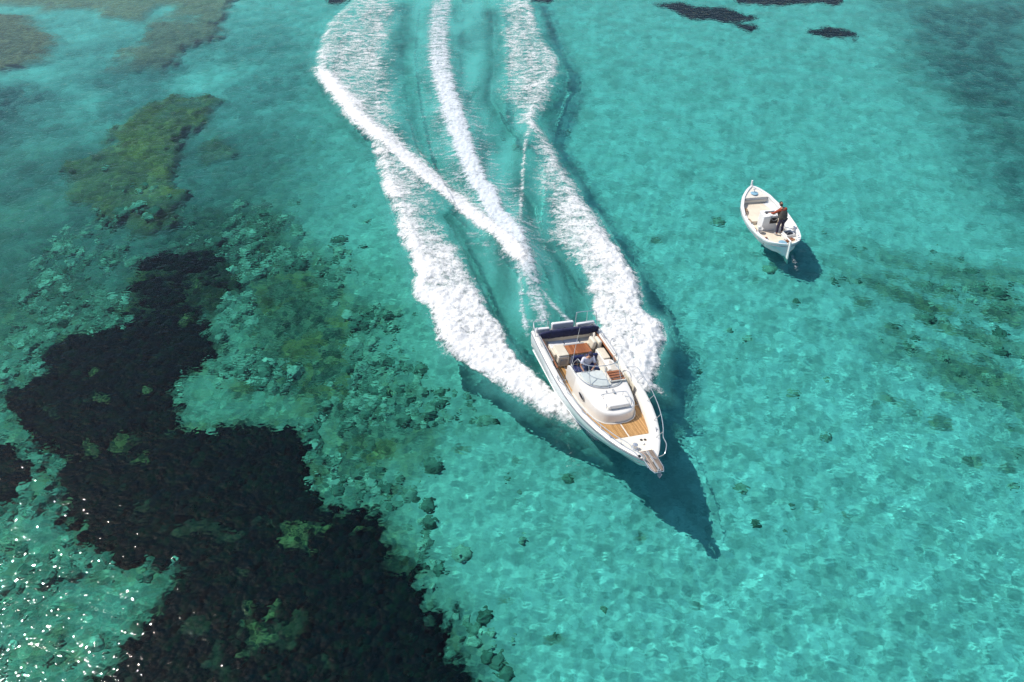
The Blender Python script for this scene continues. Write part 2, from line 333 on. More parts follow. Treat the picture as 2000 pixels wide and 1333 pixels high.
def seabed_material():
    m, t, out = new_mat('seabed_sand')
    b = t.nodes.new('ShaderNodeBsdfDiffuse')
    v = coords(t)
    va = coords(t, (1, .7, 1), (0, 0, .5))
    n1 = noise(t, v, .9, 6, .66, .5); n2 = noise(t, va, 2.6, 5, .66, .7); n3 = noise(t, v, 7.5, 4, .65)
    sand = mixcol(t, ramp(t, n1, .32, .68), SAND_DARK, SAND_LIGHT)
    sand = mixcol(t, ramp(t, n2, .52, .64, 0, .62), sand, (.27, .30, .26))
    sand = mixcol(t, ramp(t, n2, .42, .30, 0, .5), sand, (.80, .74, .62))
    sand = mixcol(t, ramp(t, n3, .40, .70, 0, .25), sand, (.40, .40, .33))
    sand = mixcol(t, math2(t, 'MULTIPLY', attr(t, 'film'), ramp(t, n1, .30, .60, .45, .95)), sand, mixcol(t, ramp(t, n2, .38, .6), (.24, .29, .18), (.50, .52, .36)))
    # algae film and rubble
    a1 = noise(t, v, .8, 6, .68, .7); a2 = noise(t, v, 2.6, 5, .65, .5)
    alg = mixcol(t, ramp(t, a2, .38, .62), (.035, .055, .04), (.22, .21, .13))
    alg = mixcol(t, ramp(t, a1, .48, .62, 0, .75), alg, (.32, .22, .08))
    alg = mixcol(t, ramp(t, noise(t, v, 1.3, 6, .7, .8), .54, .64, 0, .8), alg, (.03, .05, .04))
    f_alg = math2(t, 'MULTIPLY', attr(t, 'algae'), ramp(t, math2(t, 'ADD', math2(t, 'MULTIPLY', a1, .6), math2(t, 'MULTIPLY', a2, .4)), .27, .44, .15, 1.0))
    c = mixcol(t, f_alg, sand, alg)
    c = mixcol(t, math2(t, 'MULTIPLY', attr(t, 'weed'), .85), c, mixcol(t, ramp(t, a2, .4, .6), (.07, .065, .035), (.27, .20, .09)))
    ol = mixcol(t, ramp(t, a2, .38, .62), (.26, .13, .04), (.62, .30, .09))
    c = mixcol(t, attr(t, 'olive'), c, ol)
    c = mixcol(t, math2(t, 'MULTIPLY', attr(t, 'brown'), .92), c, mixcol(t, ramp(t, a2, .38, .62), (.55, .12, .065), (.95, .25, .12)))
    c = mixcol(t, math2(t, 'MULTIPLY', attr(t, 'deep'), ramp(t, a1, .3, .62, .5, 1.0)), c, (.045, .07, .07))
    c = mixcol(t, attr(t, 'clear'), c, mixcol(t, ramp(t, noise(t, v, 4.2, 5, .7, .6), .42, .62), (.012, .016, .008), (.34, .22, .075)))
    c = mixcol(t, ramp(t, attr(t, 'grass'), .05, .75), c, (.005, .011, .012))
    lk(t, c, b.inputs[0])
    bp = t.nodes.new('ShaderNodeBump'); bp.inputs['Strength'].default_value = .5; bp.inputs['Distance'].default_value = .08
    lk(t, a2, bp.inputs['Height']); lk(t, bp.outputs[0], b.inputs['Normal'])
    lk(t, b.outputs[0], out.inputs[0])
    return m
seabed = mesh_np('seabed', np.stack([BX, BY, BZ], -1).reshape(-1, 3), grid_faces(*BX.shape), seabed_material(), True,
                 {k: BF[k] for k in ('grass', 'algae', 'weed', 'olive', 'brown', 'deep', 'clear', 'film')})
seabed['kind'] = 'structure'
seabed.cycles.is_caustics_receiver = True

# seagrass stands a hand above the sand: ragged tufts over every dark patch
m, t, out = new_mat('seagrass')
b = t.nodes.new('ShaderNodeBsdfDiffuse'); v = coords(t)
lk(t, mixcol(t, ramp(t, noise(t, v, 2.2, 6, .7), .44, .66), (.003, .008, .011), (.010, .021, .014)), b.inputs[0])
lk(t, b.outputs[0], out.inputs[0]); M_GRASS = m
def meadow(name, label, keep, step_x, step_y, x0, x1, y0, y1):
    gx = np.arange(x0, x1, step_x); gy = np.arange(y0, y1, step_y)
    X, Y = np.meshgrid(gx, gy)
    r = np.random.default_rng(3)
    X = X + r.uniform(-.3, .3, X.shape) * step_x; Y = Y + r.uniform(-.3, .3, X.shape) * step_y
    g = seabed_fields(X, Y)['grass'] * keep(X, Y)
    zb = BED + (fbm(X * .12, Y * .12, 3, 80) - .5) * .7 + (fbm(X * .9, Y * .9, 4, 81) - .5) * .30
    Z = zb - .15 + g * (.30 + r.random(X.shape) * .16 + (fbm(X * 1.1, Y * 1.1, 3, 88) - .5) * .3)
    F = grid_faces(*X.shape)
    F = F[g.ravel()[F].mean(1) > .55]
    u, inv = np.unique(F, return_inverse=True)
    V = np.stack([X, Y, Z], -1).reshape(-1, 3)[u]
    o = mesh_np(name, V, inv.reshape(-1, 4), M_GRASS, False)
    tag(o, label, 'seagrass', None, 'stuff'); o.cycles.is_caustics_receiver = True
meadow('seagrass_meadow', 'large black seagrass meadow under the water in the lower left', lambda X, Y: (Y < 36) * 1.0, .15, .15, -26, 4, 6, 36)
meadow('seagrass_patch', 'small dark blue seagrass patches far off under the top edge', lambda X, Y: (Y > 36) * 1.0, .3, .3, -22, 42, 40, 78)

# ------------------------------------------------------------------ algae covered rocks lying on the sand
def rock_material():
    m, t, out = new_mat('algae_rock')
    b = t.nodes.new('ShaderNodeBsdfDiffuse'); v = coords(t)
    a = noise(t, v, 4.0, 6, .65, .4)
    c = mixcol(t, ramp(t, a, .38, .62), (.09, .10, .07), (.34, .30, .21))
    lk(t, c, b.inputs[0]); lk(t, b.outputs[0], out.inputs[0])
    return m
M_ROCK = rock_material()
def rock_mesh(seed):
    n1, n2 = 18, 11
    r = np.random.default_rng(seed); V = []
    for j in range(n2):
        ph = math.pi * .5 * j / (n2 - 1)
        for i in range(n1):
            a = 2 * math.pi * i / n1
            x, y, z = math.cos(a) * math.cos(ph), math.sin(a) * math.cos(ph), math.sin(ph)
            k = .72 + .62 * float(fbm(np.array(x * 1.5 + seed * 5), np.array(y * 1.5 + z * 1.3), 3, seed))
            V.append((x * k, y * k, z * k * .55))
    F = [(j * n1 + i, j * n1 + (i + 1) % n1, (j + 1) * n1 + (i + 1) % n1, (j + 1) * n1 + i) for j in range(n2 - 1) for i in range(n1)]
    return V, F
ROCK_LABELS = ['sunken olive rock nearest the left bow side of the motor boat',
 'larger sunken rock just below the left bow of the motor boat',
 'elongated sunken rock close right of the right foam bank, the left one of two',
 'small sunken rock between the right foam bank and the fishing boat',
 'sunken rock below the lower edge of the left foam bank',
 'sunken rock midway between the seagrass meadow and the bow, upper one',
 'biggest sunken rock on the sand right of the seagrass meadow',
 'flat sunken rock close against the right edge of the seagrass meadow',
 'sunken rock on open sand left of the motor boat shadow',
 'sunken rock on open sand straight below the bow platform',
 'small sunken rock on pale sand well right of the motor boat bow',
 'small sunken rock right of the boat, level with its windscreen',
 'small sunken rock on sand below the fishing boat towards the weed',
 'tiny sunken rock on the sand below the stern of the fishing boat']
rock_data = []
for sd in range(4):
    V, F = rock_mesh(sd + 1)
    o = mesh_np('algae_rock', V, F, M_ROCK, True)
    rock_data.append(o.data); bpy.data.objects.remove(o)
for k, (x, y, r) in enumerate(ROCK_SPOTS):
    o = bpy.data.objects.new('algae_rock', rock_data[k % 4]); COL.objects.link(o)
    z = float(np.interp(0, [0], [0])) - 3.5 + float((fbm(np.array(x * .12), np.array(y * .12), 3, 80) - .5) * .7 + (fbm(np.array(x * .9), np.array(y * .9), 4, 81) - .5) * .30)
    o.location = (x, y, z - .12); o.rotation_euler = (0, 0, k * 2.4)
    s = r * .85; o.scale = (s, s * .8, min(.40, s * .7))
    tag(o, ROCK_LABELS[k], 'rock', 'scattered rocks on the seabed')
    o.cycles.is_caustics_receiver = True

# ------------------------------------------------------------------ rubble: countless stones strewn over the reef flat
def rubble(count=3400):
    r = np.random.default_rng(12)
    x = np.concatenate([r.uniform(-24, 4, count * 9), r.uniform(8, 26, count * 3)]); y = np.concatenate([r.uniform(8, 46, count * 9), r.uniform(14, 34, count * 3)])
    f = seabed_fields(x[None], y[None])
    w = (f['algae'] * .8 + f['olive'] * .8 + f['weed'] * .5 + f['clear'] * .15)[0] * sstep(.36, .60, fbm(x * .5, y * .5, 4, 201)) * (f['grass'][0] < .25) * (f['clear'][0] < .5) * sstep(38, 30, y) * np.where(x > 6, .25, 1.0) + .002
    ok = r.random(len(x)) < w; x, y = x[ok][:count], y[ok][:count]; n = len(x)
    size = .09 + r.exponential(.075, n).clip(0, .28)
    base = []
    for j, (ph, m_) in enumerate(((-.15, 7), (.45, 7), (1.0, 5))):
        for i in range(7): base.append((math.cos(2 * math.pi * i / 7 + j * .4) * math.cos(ph), math.sin(2 * math.pi * i / 7 + j * .4) * math.cos(ph), math.sin(ph)))
    base.append((0, 0, 1)); base = np.array(base)
    fc = []
    for j in range(2):
        for i in range(7):
            a, b2, c, d = j * 7 + i, j * 7 + (i + 1) % 7, (j + 1) * 7 + (i + 1) % 7, (j + 1) * 7 + i
            fc += [(a, b2, c), (a, c, d)]
    fc += [(14 + i, 14 + (i + 1) % 7, 21) for i in range(7)]; fc = np.array(fc)
    ang = r.uniform(0, 6.28, n); ca, sa = np.cos(ang)[:, None], np.sin(ang)[:, None]
    P = base[None] * (1 + r.uniform(-.28, .28, (n, 22, 1)))
    px = P[..., 0] * (size * r.uniform(.8, 1.5, n))[:, None]; py = P[..., 1] * size[:, None]; pz = P[..., 2] * (size * r.uniform(.35, .8, n))[:, None]
    ix = np.clip(np.searchsorted(bx, x), 0, len(bx) - 1); iy = np.clip(np.searchsorted(by, y), 0, len(by) - 1)
    V = np.stack([x[:, None] + px * ca - py * sa, y[:, None] + px * sa + py * ca, BZ[iy, ix][:, None] + pz - .02], -1).reshape(-1, 3)
    F = (fc[None] + (np.arange(n) * 22)[:, None, None]).reshape(-1, 3)
    m, t, out = new_mat('rubble_stone')
    b = t.nodes.new('ShaderNodeBsdfDiffuse'); v = coords(t)
    tone = attr(t, 'tone')
    c = mixcol(t, ramp(t, tone, 0, .55), (.13, .155, .11), (.29, .29, .20)); c = mixcol(t, ramp(t, tone, .45, .95), c, (.54, .49, .35))
    c = mixcol(t, ramp(t, noise(t, v, 5.0, 4, .65), .45, .65, 0, .5), c, (.10, .13, .08))
    lk(t, c, b.inputs[0]); lk(t, b.outputs[0], out.inputs[0])
    o = mesh_np('rubble', V, F, m, True, {'tone': np.repeat(r.random(n), 22)})
    tag(o, 'rubble of olive stones strewn over the seabed between meadow and wake', 'rubble', None, 'stuff'); o.cycles.is_caustics_receiver = True
rubble()

# ------------------------------------------------------------------ the water
def water_material():
    m, t, out = new_mat('sea_water')
    mx = t.nodes.new('ShaderNodeMixShader'); fr = t.nodes.new('ShaderNodeFresnel'); fr.inputs[0].default_value = 1.333
    rf = t.nodes.new('ShaderNodeBsdfRefraction'); rf.inputs['Roughness'].default_value = 0; rf.inputs['IOR'].default_value = 1.333
    rf.inputs[0].default_value = WATER_TINT + (1,)
    gl = t.nodes.new('ShaderNodeBsdfGlossy'); gl.inputs['Roughness'].default_value = .020; gl.inputs[0].default_value = (1, 1, 1, 1)
    v = coords(t, (1, 1.35, 1), (0, 0, .25))
    h = math2(t, 'ADD', noise(t, v, 2.4, 1, .5, .3), math2(t, 'MULTIPLY', noise(t, v, 6.2, 0, .5, .2), .44))
    bp = t.nodes.new('ShaderNodeBump'); bp.inputs['Strength'].default_value = 1.0; bp.inputs['Distance'].default_value = WATER_BUMP
    lk(t, h, bp.inputs['Height'])
    for n in (fr, rf, gl): lk(t, bp.outputs[0], n.inputs['Normal'])
    # water full of fine air bubbles in the smooth lanes of the wake scatters light back
    air = t.nodes.new('ShaderNodeBsdfDiffuse'); air.inputs[0].default_value = AIR_WATER + (1,)
    mb = t.nodes.new('ShaderNodeMixShader')
    va = coords(t, (1, .35, 1))
    lk(t, math2(t, 'MULTIPLY', attr(t, 'aeration'), ramp(t, noise(t, va, .55, 4, .55, .4), .32, .66, .30, 1.0)), mb.inputs[0])
    lk(t, rf.outputs[0], mb.inputs[1]); lk(t, air.outputs[0], mb.inputs[2])
    lk(t, math2(t, 'MULTIPLY', fr.outputs[0], REFLECT), mx.inputs[0]); lk(t, mb.outputs[0], mx.inputs[1]); lk(t, gl.outputs[0], mx.inputs[2])
    lk(t, mx.outputs[0], out.inputs[0])
    return m
wx = axis(-25, 27, .072, -430, 430); wy = yaxis(7.5, 72, .062, .20, -95, 640)
WX, WY = np.meshgrid(wx, wy)
cell = np.maximum(np.gradient(wx)[None, :], np.gradient(wy)[:, None]) * np.ones(WX.shape)
WZ = water_z(WX, WY, cell)
zone = (np.abs(WX) < 20) & (WY > 14) & (WY < 75)
aer = np.zeros(WX.shape); _x = WX[zone]; _y = WY[zone]
_a = .75 * sstep(-.2, 1.3, signed(_x, _y, LANE_POLY)) * sstep(21, 26, _y)
for P_ in (LEFT_POLY, RIGHT_POLY):
    _a = np.maximum(_a, .60 * sstep(-.7, .5, signed(_x, _y, P_) + (fbm(_x * .9, _y * .9, 3, 140) - .5) * .9))
aer[zone] = _a
water = mesh_np('water', np.stack([WX, WY, WZ], -1).reshape(-1, 3), grid_faces(*WX.shape), water_material(), True,
                {'aeration': aer})
water['kind'] = 'structure'
water.cycles.is_caustics_caster = True

# ------------------------------------------------------------------ foam of the wake
def foam_material(name, col, streak, rough_scale):
    m, t, out = new_mat(name)
    d = attr(t, 'foam_amount')
    v = coords(t, streak)
    v2 = coords(t)
    n1 = noise(t, v, rough_scale, 6, .62, .6)
    n2 = noise(t, v2, 9.0, 4, .6, .3)
    n = math2(t, 'ADD', math2(t, 'MULTIPLY', n1, .60), math2(t, 'MULTIPLY', n2, .40))
    n3 = noise(t, v2, 24.0, 3, .6)
    val = math2(t, 'ADD', d, math2(t, 'MULTIPLY', math2(t, 'SUBTRACT', math2(t, 'ADD', n, math2(t, 'MULTIPLY', math2(t, 'SUBTRACT', n3, .5), .18)), .5), 2.5))
    a = ramp(t, val, .24, 1.02)
    df = t.nodes.new('ShaderNodeBsdfDiffuse'); tr = t.nodes.new('ShaderNodeBsdfTransparent'); mx = t.nodes.new('ShaderNodeMixShader')
    df.inputs[0].default_value = col + (1,)
    bp = t.nodes.new('ShaderNodeBump'); bp.inputs['Strength'].default_value = 1.0; bp.inputs['Distance'].default_value = .06
    lk(t, n, bp.inputs['Height']); lk(t, bp.outputs[0], df.inputs['Normal'])
    lk(t, a, mx.inputs[0]); lk(t, tr.outputs[0], mx.inputs[1]); lk(t, df.outputs[0], mx.inputs[2])
    lk(t, mx.outputs[0], out.inputs[0])
    return m
fx = np.arange(-16, 8.2, .058)
fy = yaxis(17.2, 69, .05, .17, 17.2, 69)
FX, FY = np.meshgrid(fx, fy)
FW = water_z(FX, FY, .1)
fine = fbm(FX * 3.2, FY * 3.2, 4, 100, .65); lump = fbm(FX * 8.0, FY * 8.0, 2, 104)
edge = (fbm(FX * .9, FY * .9, 4, 108, .62) - .5) * 1.1
near = sstep(36, 23, FY)
dLo = dist_line(FX, FY, LEFT_OUTER); dLi = dist_line(FX, FY, LEFT_INNER); inL = inside(FX, FY, LEFT_POLY)
dRo = dist_line(FX, FY, RIGHT_OUTER); dRi = dist_line(FX, FY, RIGHT_INNER); inR = inside(FX, FY, RIGHT_POLY)
dW, tW = dist_line(FX, FY, WASH, True)
hwW = np.interp(tW, np.arange(len(WASH)), [w[2] for w in WASH])
dCL = dist_line(FX, FY, CREST_LEFT); dCR = dist_line(FX, FY, CREST_RIGHT)
def band(ins, do, di, w_in, body, rim, rimw):
    so = np.where(ins, do, -do) + edge * .5
    si = np.where(ins, di, -di) + edge * .7
    return sstep(-.34, .70, so) * sstep(-.25, 1, si / w_in) * (body + rim * np.exp(-(do / rimw) ** 2))
w_in = .35 + 1.5 * sstep(24, 36, FY)
dens_L = band(inL, dLo, dLi, w_in, .50 + .40 * near, .40 * sstep(62, 40, FY) + .05, .8)
up = ((FX - np.interp(FY, [p[1] for p in CREST_LEFT], [p[0] for p in CREST_LEFT])) > 0)
wc = .38 + .25 * sstep(30, 44, FY)
dens_L = np.maximum(dens_L, sstep(26.5, 29, FY) * sstep(52.5, 49, FY) * (np.where(up, .80 * np.exp(-(dCL / (wc * 1.7)) ** 2), .90 * np.exp(-(dCL / (wc * .8)) ** 2)) + .45 * up * np.exp(-dCL / 1.6)))
dens_R = band(inR, dRo, dRi, w_in * .9, .51 + .39 * near, .32 * sstep(60, 30, FY) + .06, .8)
patchy = .72 + .62 * (fbm(FX * .7, FY * .45, 4, 170, .6)); patchy = 1 + (patchy - 1) * (1 - near)
dens_L = dens_L * patchy; dens_R = dens_R * patchy
dens_R = np.maximum(dens_R, sstep(27, 29.5, FY) * sstep(51, 47, FY) * (.52 * np.exp(-(dCR / (.15 + .34 * sstep(38, 46, FY))) ** 2)))
dens_W = .60 * sstep(1.55, .45, (dW + edge * .18) / hwW) + .40 * np.exp(-(np.maximum(dW - hwW, 0) / 1.5) ** 2) * sstep(25.5, 31, FY) * sstep(64, 40, FY)
dens_W = np.maximum(dens_W, .62 * sstep(31, 24.5, FY) * np.exp(-np.maximum(dW - hwW, 0) / .28))
for line in (STREAK_LEFT, STREAK_RIGHT):
    dens_W = np.maximum(dens_W, .60 * np.exp(-(dist_line(FX, FY, line) / .17) ** 2))
def foam(name, label, dens, lift, mat):
    F = grid_faces(*FX.shape)
    F = F[dens.ravel()[F].max(1) > .10]
    u, inv = np.unique(F, return_inverse=True)
    hgt = FW + .025 + sstep(.15, .9, dens) * lift * (.35 + 1.5 * (fine - .35) + 1.2 * (lump - .5))
    V = np.stack([FX, FY, hgt], -1).reshape(-1, 3)[u]
    o = mesh_np(name, V, inv.reshape(-1, 4), mat, True, {'foam_amount': dens.ravel()[u]})
    return tag(o, label, 'foam', None, 'stuff')
M_FOAM = foam_material('foam', (.73, .73, .715), (1.0, 1.8, 1.0), 1.6)
M_WASH = foam_material('wash_foam', (.60, .64, .66), (.7, 2.0, 1.0), 1.7)
foam('bow_wave_foam', 'thick white foam bank thrown out left of the speeding motor boat', dens_L, .06 + .08 * near, M_FOAM)
foam('bow_wave_foam', 'thick white foam bank thrown out right of the speeding motor boat', dens_R, .06 + .08 * near, M_FOAM)
foam('propeller_wash', 'narrow pale ribbon of foam trailing straight behind the stern', dens_W, .08 + 0 * near, M_WASH)

# faint trail of bubbles off the fishing boat's rudder
FX, FY = np.meshgrid(np.arange(12.5, 15, .035), np.arange(26, 29.6, .035)); FW = water_z(FX, FY, .1)
fine = fbm(FX * 2.2, FY * 2.2, 4, 100, .6); lump = fbm(FX * 5.5, FY * 5.5, 3, 104)
d_, t_ = dist_line(FX, FY, RUDDER_TRAIL, True)
foam('rudder_trail', 'faint curl of foam trailing off the fishing boat rudder', .58 * np.exp(-((d_ + (fine - .5) * .15) / .11) ** 2) * (1 - .2 * t_), .02, M_FOAM)
FX, FY = np.meshgrid(fx, fy); FW = water_z(FX, FY, .1)
# fine spray hanging over the foam
def droplets(name, label, count, dens, up_max, seed, ymax):
    r = np.random.default_rng(seed)
    w = (dens * (FY < ymax) * np.gradient(fy)[:, None] * (.2 + near)).ravel(); w = np.where(w > .002, w, 0); w /= w.sum()
    idx = r.choice(len(w), count, p=w)
    c = np.stack([FX.ravel()[idx] + r.normal(0, .10, count), FY.ravel()[idx] + r.normal(0, .10, count),
                  FW.ravel()[idx] + .06 + r.exponential(up_max, count)], -1)
    rr = r.uniform(.006, .016, count)[:, None]
    oc = np.array([(1, 0, 0), (0, 1, 0), (-1, 0, 0), (0, -1, 0), (0, 0, 1), (0, 0, -1)], float)
    of = np.array([(0, 1, 4), (1, 2, 4), (2, 3, 4), (3, 0, 4), (1, 0, 5), (2, 1, 5), (3, 2, 5), (0, 3, 5)])
    V = (c[:, None, :] + oc[None] * rr[:, None, :]).reshape(-1, 3)
    F = (of[None] + (np.arange(count) * 6)[:, None, None]).reshape(-1, 3)
    tag(mesh_np(name, V, F, M_DROP, True), label, 'spray', None, 'stuff')
M_DROP = solid('spray', (.92, .93, .93), .6, vary=.02)
droplets('spray_droplets', 'fine white spray hanging over the left foam bank', 4500, dens_L * (dens_L > .3), .09, 1, 34)
droplets('spray_droplets', 'fine white spray hanging over the right foam bank', 4500, dens_R * (dens_R > .3), .09, 2, 34)


# ------------------------------------------------------------------ mesh builder
class MB:
    def __init__(s): s.v = []; s.f = []
    def add(s, V, F):
        k = len(s.v); s.v += [tuple(map(float, p)) for p in V]; s.f += [tuple(i + k for i in q) for q in F]; return s
    def box(s, c, size, rz=0, rx=0, ry=0, taper=1.0):
        m = Matrix.Translation(c) @ Matrix.Rotation(rz, 4, 'Z') @ Matrix.Rotation(rx, 4, 'X') @ Matrix.Rotation(ry, 4, 'Y')
        a, b, h = (q / 2 for q in size)
        V = [m @ Vector((x * a * (taper if z > 0 else 1), y * b * (taper if z > 0 else 1), z * h)) for z in (-1, 1) for x, y in ((-1, -1), (1, -1), (1, 1), (-1, 1))]
        return s.add(V, [(3, 2, 1, 0), (4, 5, 6, 7), (0, 1, 5, 4), (1, 2, 6, 5), (2, 3, 7, 6), (3, 0, 4, 7)])
    def tube(s, path, r, n=8, close=False, caps=True):
        P = [Vector(p) for p in path]; V = []; F = []
        rs = r if isinstance(r, (list, tuple)) else [r] * len(P)
        up = Vector((0, 0, 1)); N = len(P)
        for i, p in enumerate(P):
            a = P[i - 1] if (i > 0 or close) else p; b = P[(i + 1) % N] if (i < N - 1 or close) else p
            d = (b - a).normalized()
            u = d.cross(up if abs(d.z) < .95 else Vector((1, 0, 0))).normalized(); w = u.cross(d)
            for k in range(n):
                t = 2 * math.pi * k / n
                V.append(p + (u * math.cos(t) + w * math.sin(t)) * rs[i])
        for i in range(N if close else N - 1):
            j = (i + 1) % N
            for k in range(n): F.append((i * n + k, i * n + (k + 1) % n, j * n + (k + 1) % n, j * n + k))
        if caps and not close: F += [tuple(range(n))[::-1], tuple(range((N - 1) * n, N * n))]
        return s.add(V, F)
    def rings(s, R, closed=True, cap0=False, cap1=False):
        n = len(R[0]); V = [p for r in R for p in r]; F = []
        for i in range(len(R) - 1):
            for k in range(n if closed else n - 1):
                F.append((i * n + k, i * n + (k + 1) % n, (i + 1) * n + (k + 1) % n, (i + 1) * n + k))
        if cap0: F.append(tuple(range(n))[::-1])
        if cap1: F.append(tuple(range((len(R) - 1) * n, len(R) * n)))
        return s.add(V, F)
    def lathe(s, c, prof, n=20, rx=0, ry=0):
        m = Matrix.Translation(c) @ Matrix.Rotation(rx, 4, 'X') @ Matrix.Rotation(ry, 4, 'Y')
        R = [[m @ Vector((r * math.cos(2 * math.pi * k / n), r * math.sin(2 * math.pi * k / n), z)) for k in range(n)] for r, z in prof]
        return s.rings(R, True, True, True)
    def prism(s, outline, z0, z1):
        n = len(outline)
        return s.add([(x, y, z0) for x, y in outline] + [(x, y, z1) for x, y in outline],
                     [tuple(range(n))[::-1], tuple(range(n, 2 * n))] + [(k, (k + 1) % n, n + (k + 1) % n, n + k) for k in range(n)])
    def build(s, name, mat, parent=None, bevel=0.0, seg=2, angle=38, solid_t=0.0):
        me = bpy.data.meshes.new(name); me.from_pydata(s.v, [], s.f); me.update()
        import bmesh
        bm = bmesh.new(); bm.from_mesh(me); bmesh.ops.recalc_face_normals(bm, faces=bm.faces); bm.to_mesh(me); bm.free()
        me.polygons.foreach_set('use_smooth', [True] * len(me.polygons))
        me.set_sharp_from_angle(angle=rad(angle))
        me.materials.append(mat)
        o = bpy.data.objects.new(name, me); COL.objects.link(o)
        if parent: o.parent = parent
        if solid_t:
            q = o.modifiers.new('thick', 'SOLIDIFY'); q.thickness = solid_t; q.offset = 0
        if bevel:
            q = o.modifiers.new('round', 'BEVEL'); q.width = bevel; q.segments = seg; q.limit_method = 'ANGLE'; q.angle_limit = rad(35); q.harden_normals = False
        return o
def empty(name, matrix):
    o = bpy.data.objects.new(name, None); COL.objects.link(o); o.matrix_world = matrix; o.empty_display_size = .3
    return o
def tab(y, T):
    return float(np.interp(y, [p[0] for p in T], [p[1] for p in T]))
def smooth_path(pts, n=6):
    """Catmull-Rom through the points"""
    P = [Vector(p) for p in pts]; P = [P[0]] + P + [P[-1]]; out = []
    for i in range(1, len(P) - 2):
        for k in range(n):
            t = k / n; a, b, c, d = P[i - 1], P[i], P[i + 1], P[i + 2]
            out.append(.5 * ((2 * b) + (c - a) * t + (2 * a - 5 * b + 4 * c - d) * t * t + (3 * b - a - 3 * c + d) * t ** 3))
    out.append(P[-2]); return out
def boat_matrix(T, head, roll, pitch):
    a = rad(head); y = Vector((math.cos(a), math.sin(a), 0)); x = Vector((y.y, -y.x, 0)); z = Vector((0, 0, 1))
    R = Matrix((x, y, z)).transposed() @ Matrix.Rotation(rad(pitch), 3, 'X') @ Matrix.Rotation(rad(roll), 3, 'Y')
    return Matrix.Translation(T) @ R.to_4x4()

# ------------------------------------------------------------------ boat materials
GEL = solid('gelcoat', (.80, .765, .70), .28, vary=.025, scale=1.2, coat=.3)
GEL_WARM = solid('gelcoat_warm', (.76, .70, .60), .4, vary=.04, scale=2)
HULL_M = solid('hull_white', (.76, .77, .76), .25, vary=.03, scale=1.0, coat=.4)
STEEL = solid('stainless_steel', (.66, .67, .68), .32, metal=.75, vary=.08, scale=5)
RUBBER = solid('rub_rail', (.23, .24, .26), .55, vary=.15)
NAVY = solid('navy_canvas', (.018, .022, .065), .8, vary=.3, scale=9, bump=.4, bscale=18)
CREAM = solid('cream_vinyl', (.70, .63, .50), .5, vary=.06, scale=4, bump=.15, bscale=25)
WHITE_VINYL = solid('white_vinyl', (.74, .72, .70), .5, vary=.04, scale=4, bump=.12, bscale=25)
DARK = solid('black_plastic', (.02, .02, .022), .4, vary=.2)
GREY = solid('grey_plastic', (.34, .35, .36), .5, vary=.1)
DASH = solid('pale_grey_dash', (.66, .68, .64), .5, vary=.06)
SEAT_BLUE = solid('blue_vinyl', (.022, .03, .10), .5, vary=.25, scale=5, bump=.2, bscale=20)
def teak_mat(name, a, b, gap, axis_rot, pitch, gapcol=(.05, .035, .02)):
    m, t, out = new_mat(name)
    p = t.nodes.new('ShaderNodeBsdfPrincipled'); p.inputs['Roughness'].default_value = .55
    v = coords(t, (1, 1, 1), (0, 0, axis_rot)); vs = coords(t, (9, 1.2, 9), (0, 0, axis_rot))
    sx = t.nodes.new('ShaderNodeSeparateXYZ'); lk(t, v, sx.inputs[0])
    fr = math2(t, 'FRACT', math2(t, 'DIVIDE', sx.outputs[0], pitch))
    cell_ = math2(t, 'FLOOR', math2(t, 'DIVIDE', sx.outputs[0], pitch))
    wn = t.nodes.new('ShaderNodeTexWhiteNoise'); wn.noise_dimensions = '1D'; lk(t, cell_, wn.inputs['W'])
    g = noise(t, vs, 3.0, 5, .6)
    c = mixcol(t, ramp(t, math2(t, 'ADD', math2(t, 'MULTIPLY', g, .7), math2(t, 'MULTIPLY', wn.outputs[0], .3)), .3, .7), a, b)
    c = mixcol(t, ramp(t, fr, gap * .5, gap), gapcol, c)
    lk(t, c, p.inputs['Base Color']); lk(t, p.outputs[0], out.inputs[0])
    return m
TEAK = teak_mat('teak_deck', (.36, .19, .06), (.56, .32, .12), .10, 0, .052)
TEAK_RED = teak_mat('varnished_teak', (.24, .075, .025), (.40, .15, .055), .05, 0, .11, (.10, .03, .012))
TEAK_OLD = teak_mat('weathered_teak', (.22, .17, .13), (.40, .32, .26), .10, 0, .07)
def glass_mat():
    m, t, out = new_mat('windscreen_glass')
    tr = t.nodes.new('ShaderNodeBsdfTransparent'); tr.inputs[0].default_value = (.95, .97, .97, 1)
    gl = t.nodes.new('ShaderNodeBsdfGlossy'); gl.inputs['Roughness'].default_value = .05
    lw = t.nodes.new('ShaderNodeLayerWeight'); lw.inputs[0].default_value = .5
    mx = t.nodes.new('ShaderNodeMixShader')
    lk(t, math2(t, 'ADD', math2(t, 'MULTIPLY', math2(t, 'POWER', lw.outputs['Facing'], 4.0), .5), .04), mx.inputs[0]); lk(t, tr.outputs[0], mx.inputs[1]); lk(t, gl.outputs[0], mx.inputs[2]); lk(t, mx.outputs[0], out.inputs[0])
    return m
GLASS = glass_mat()

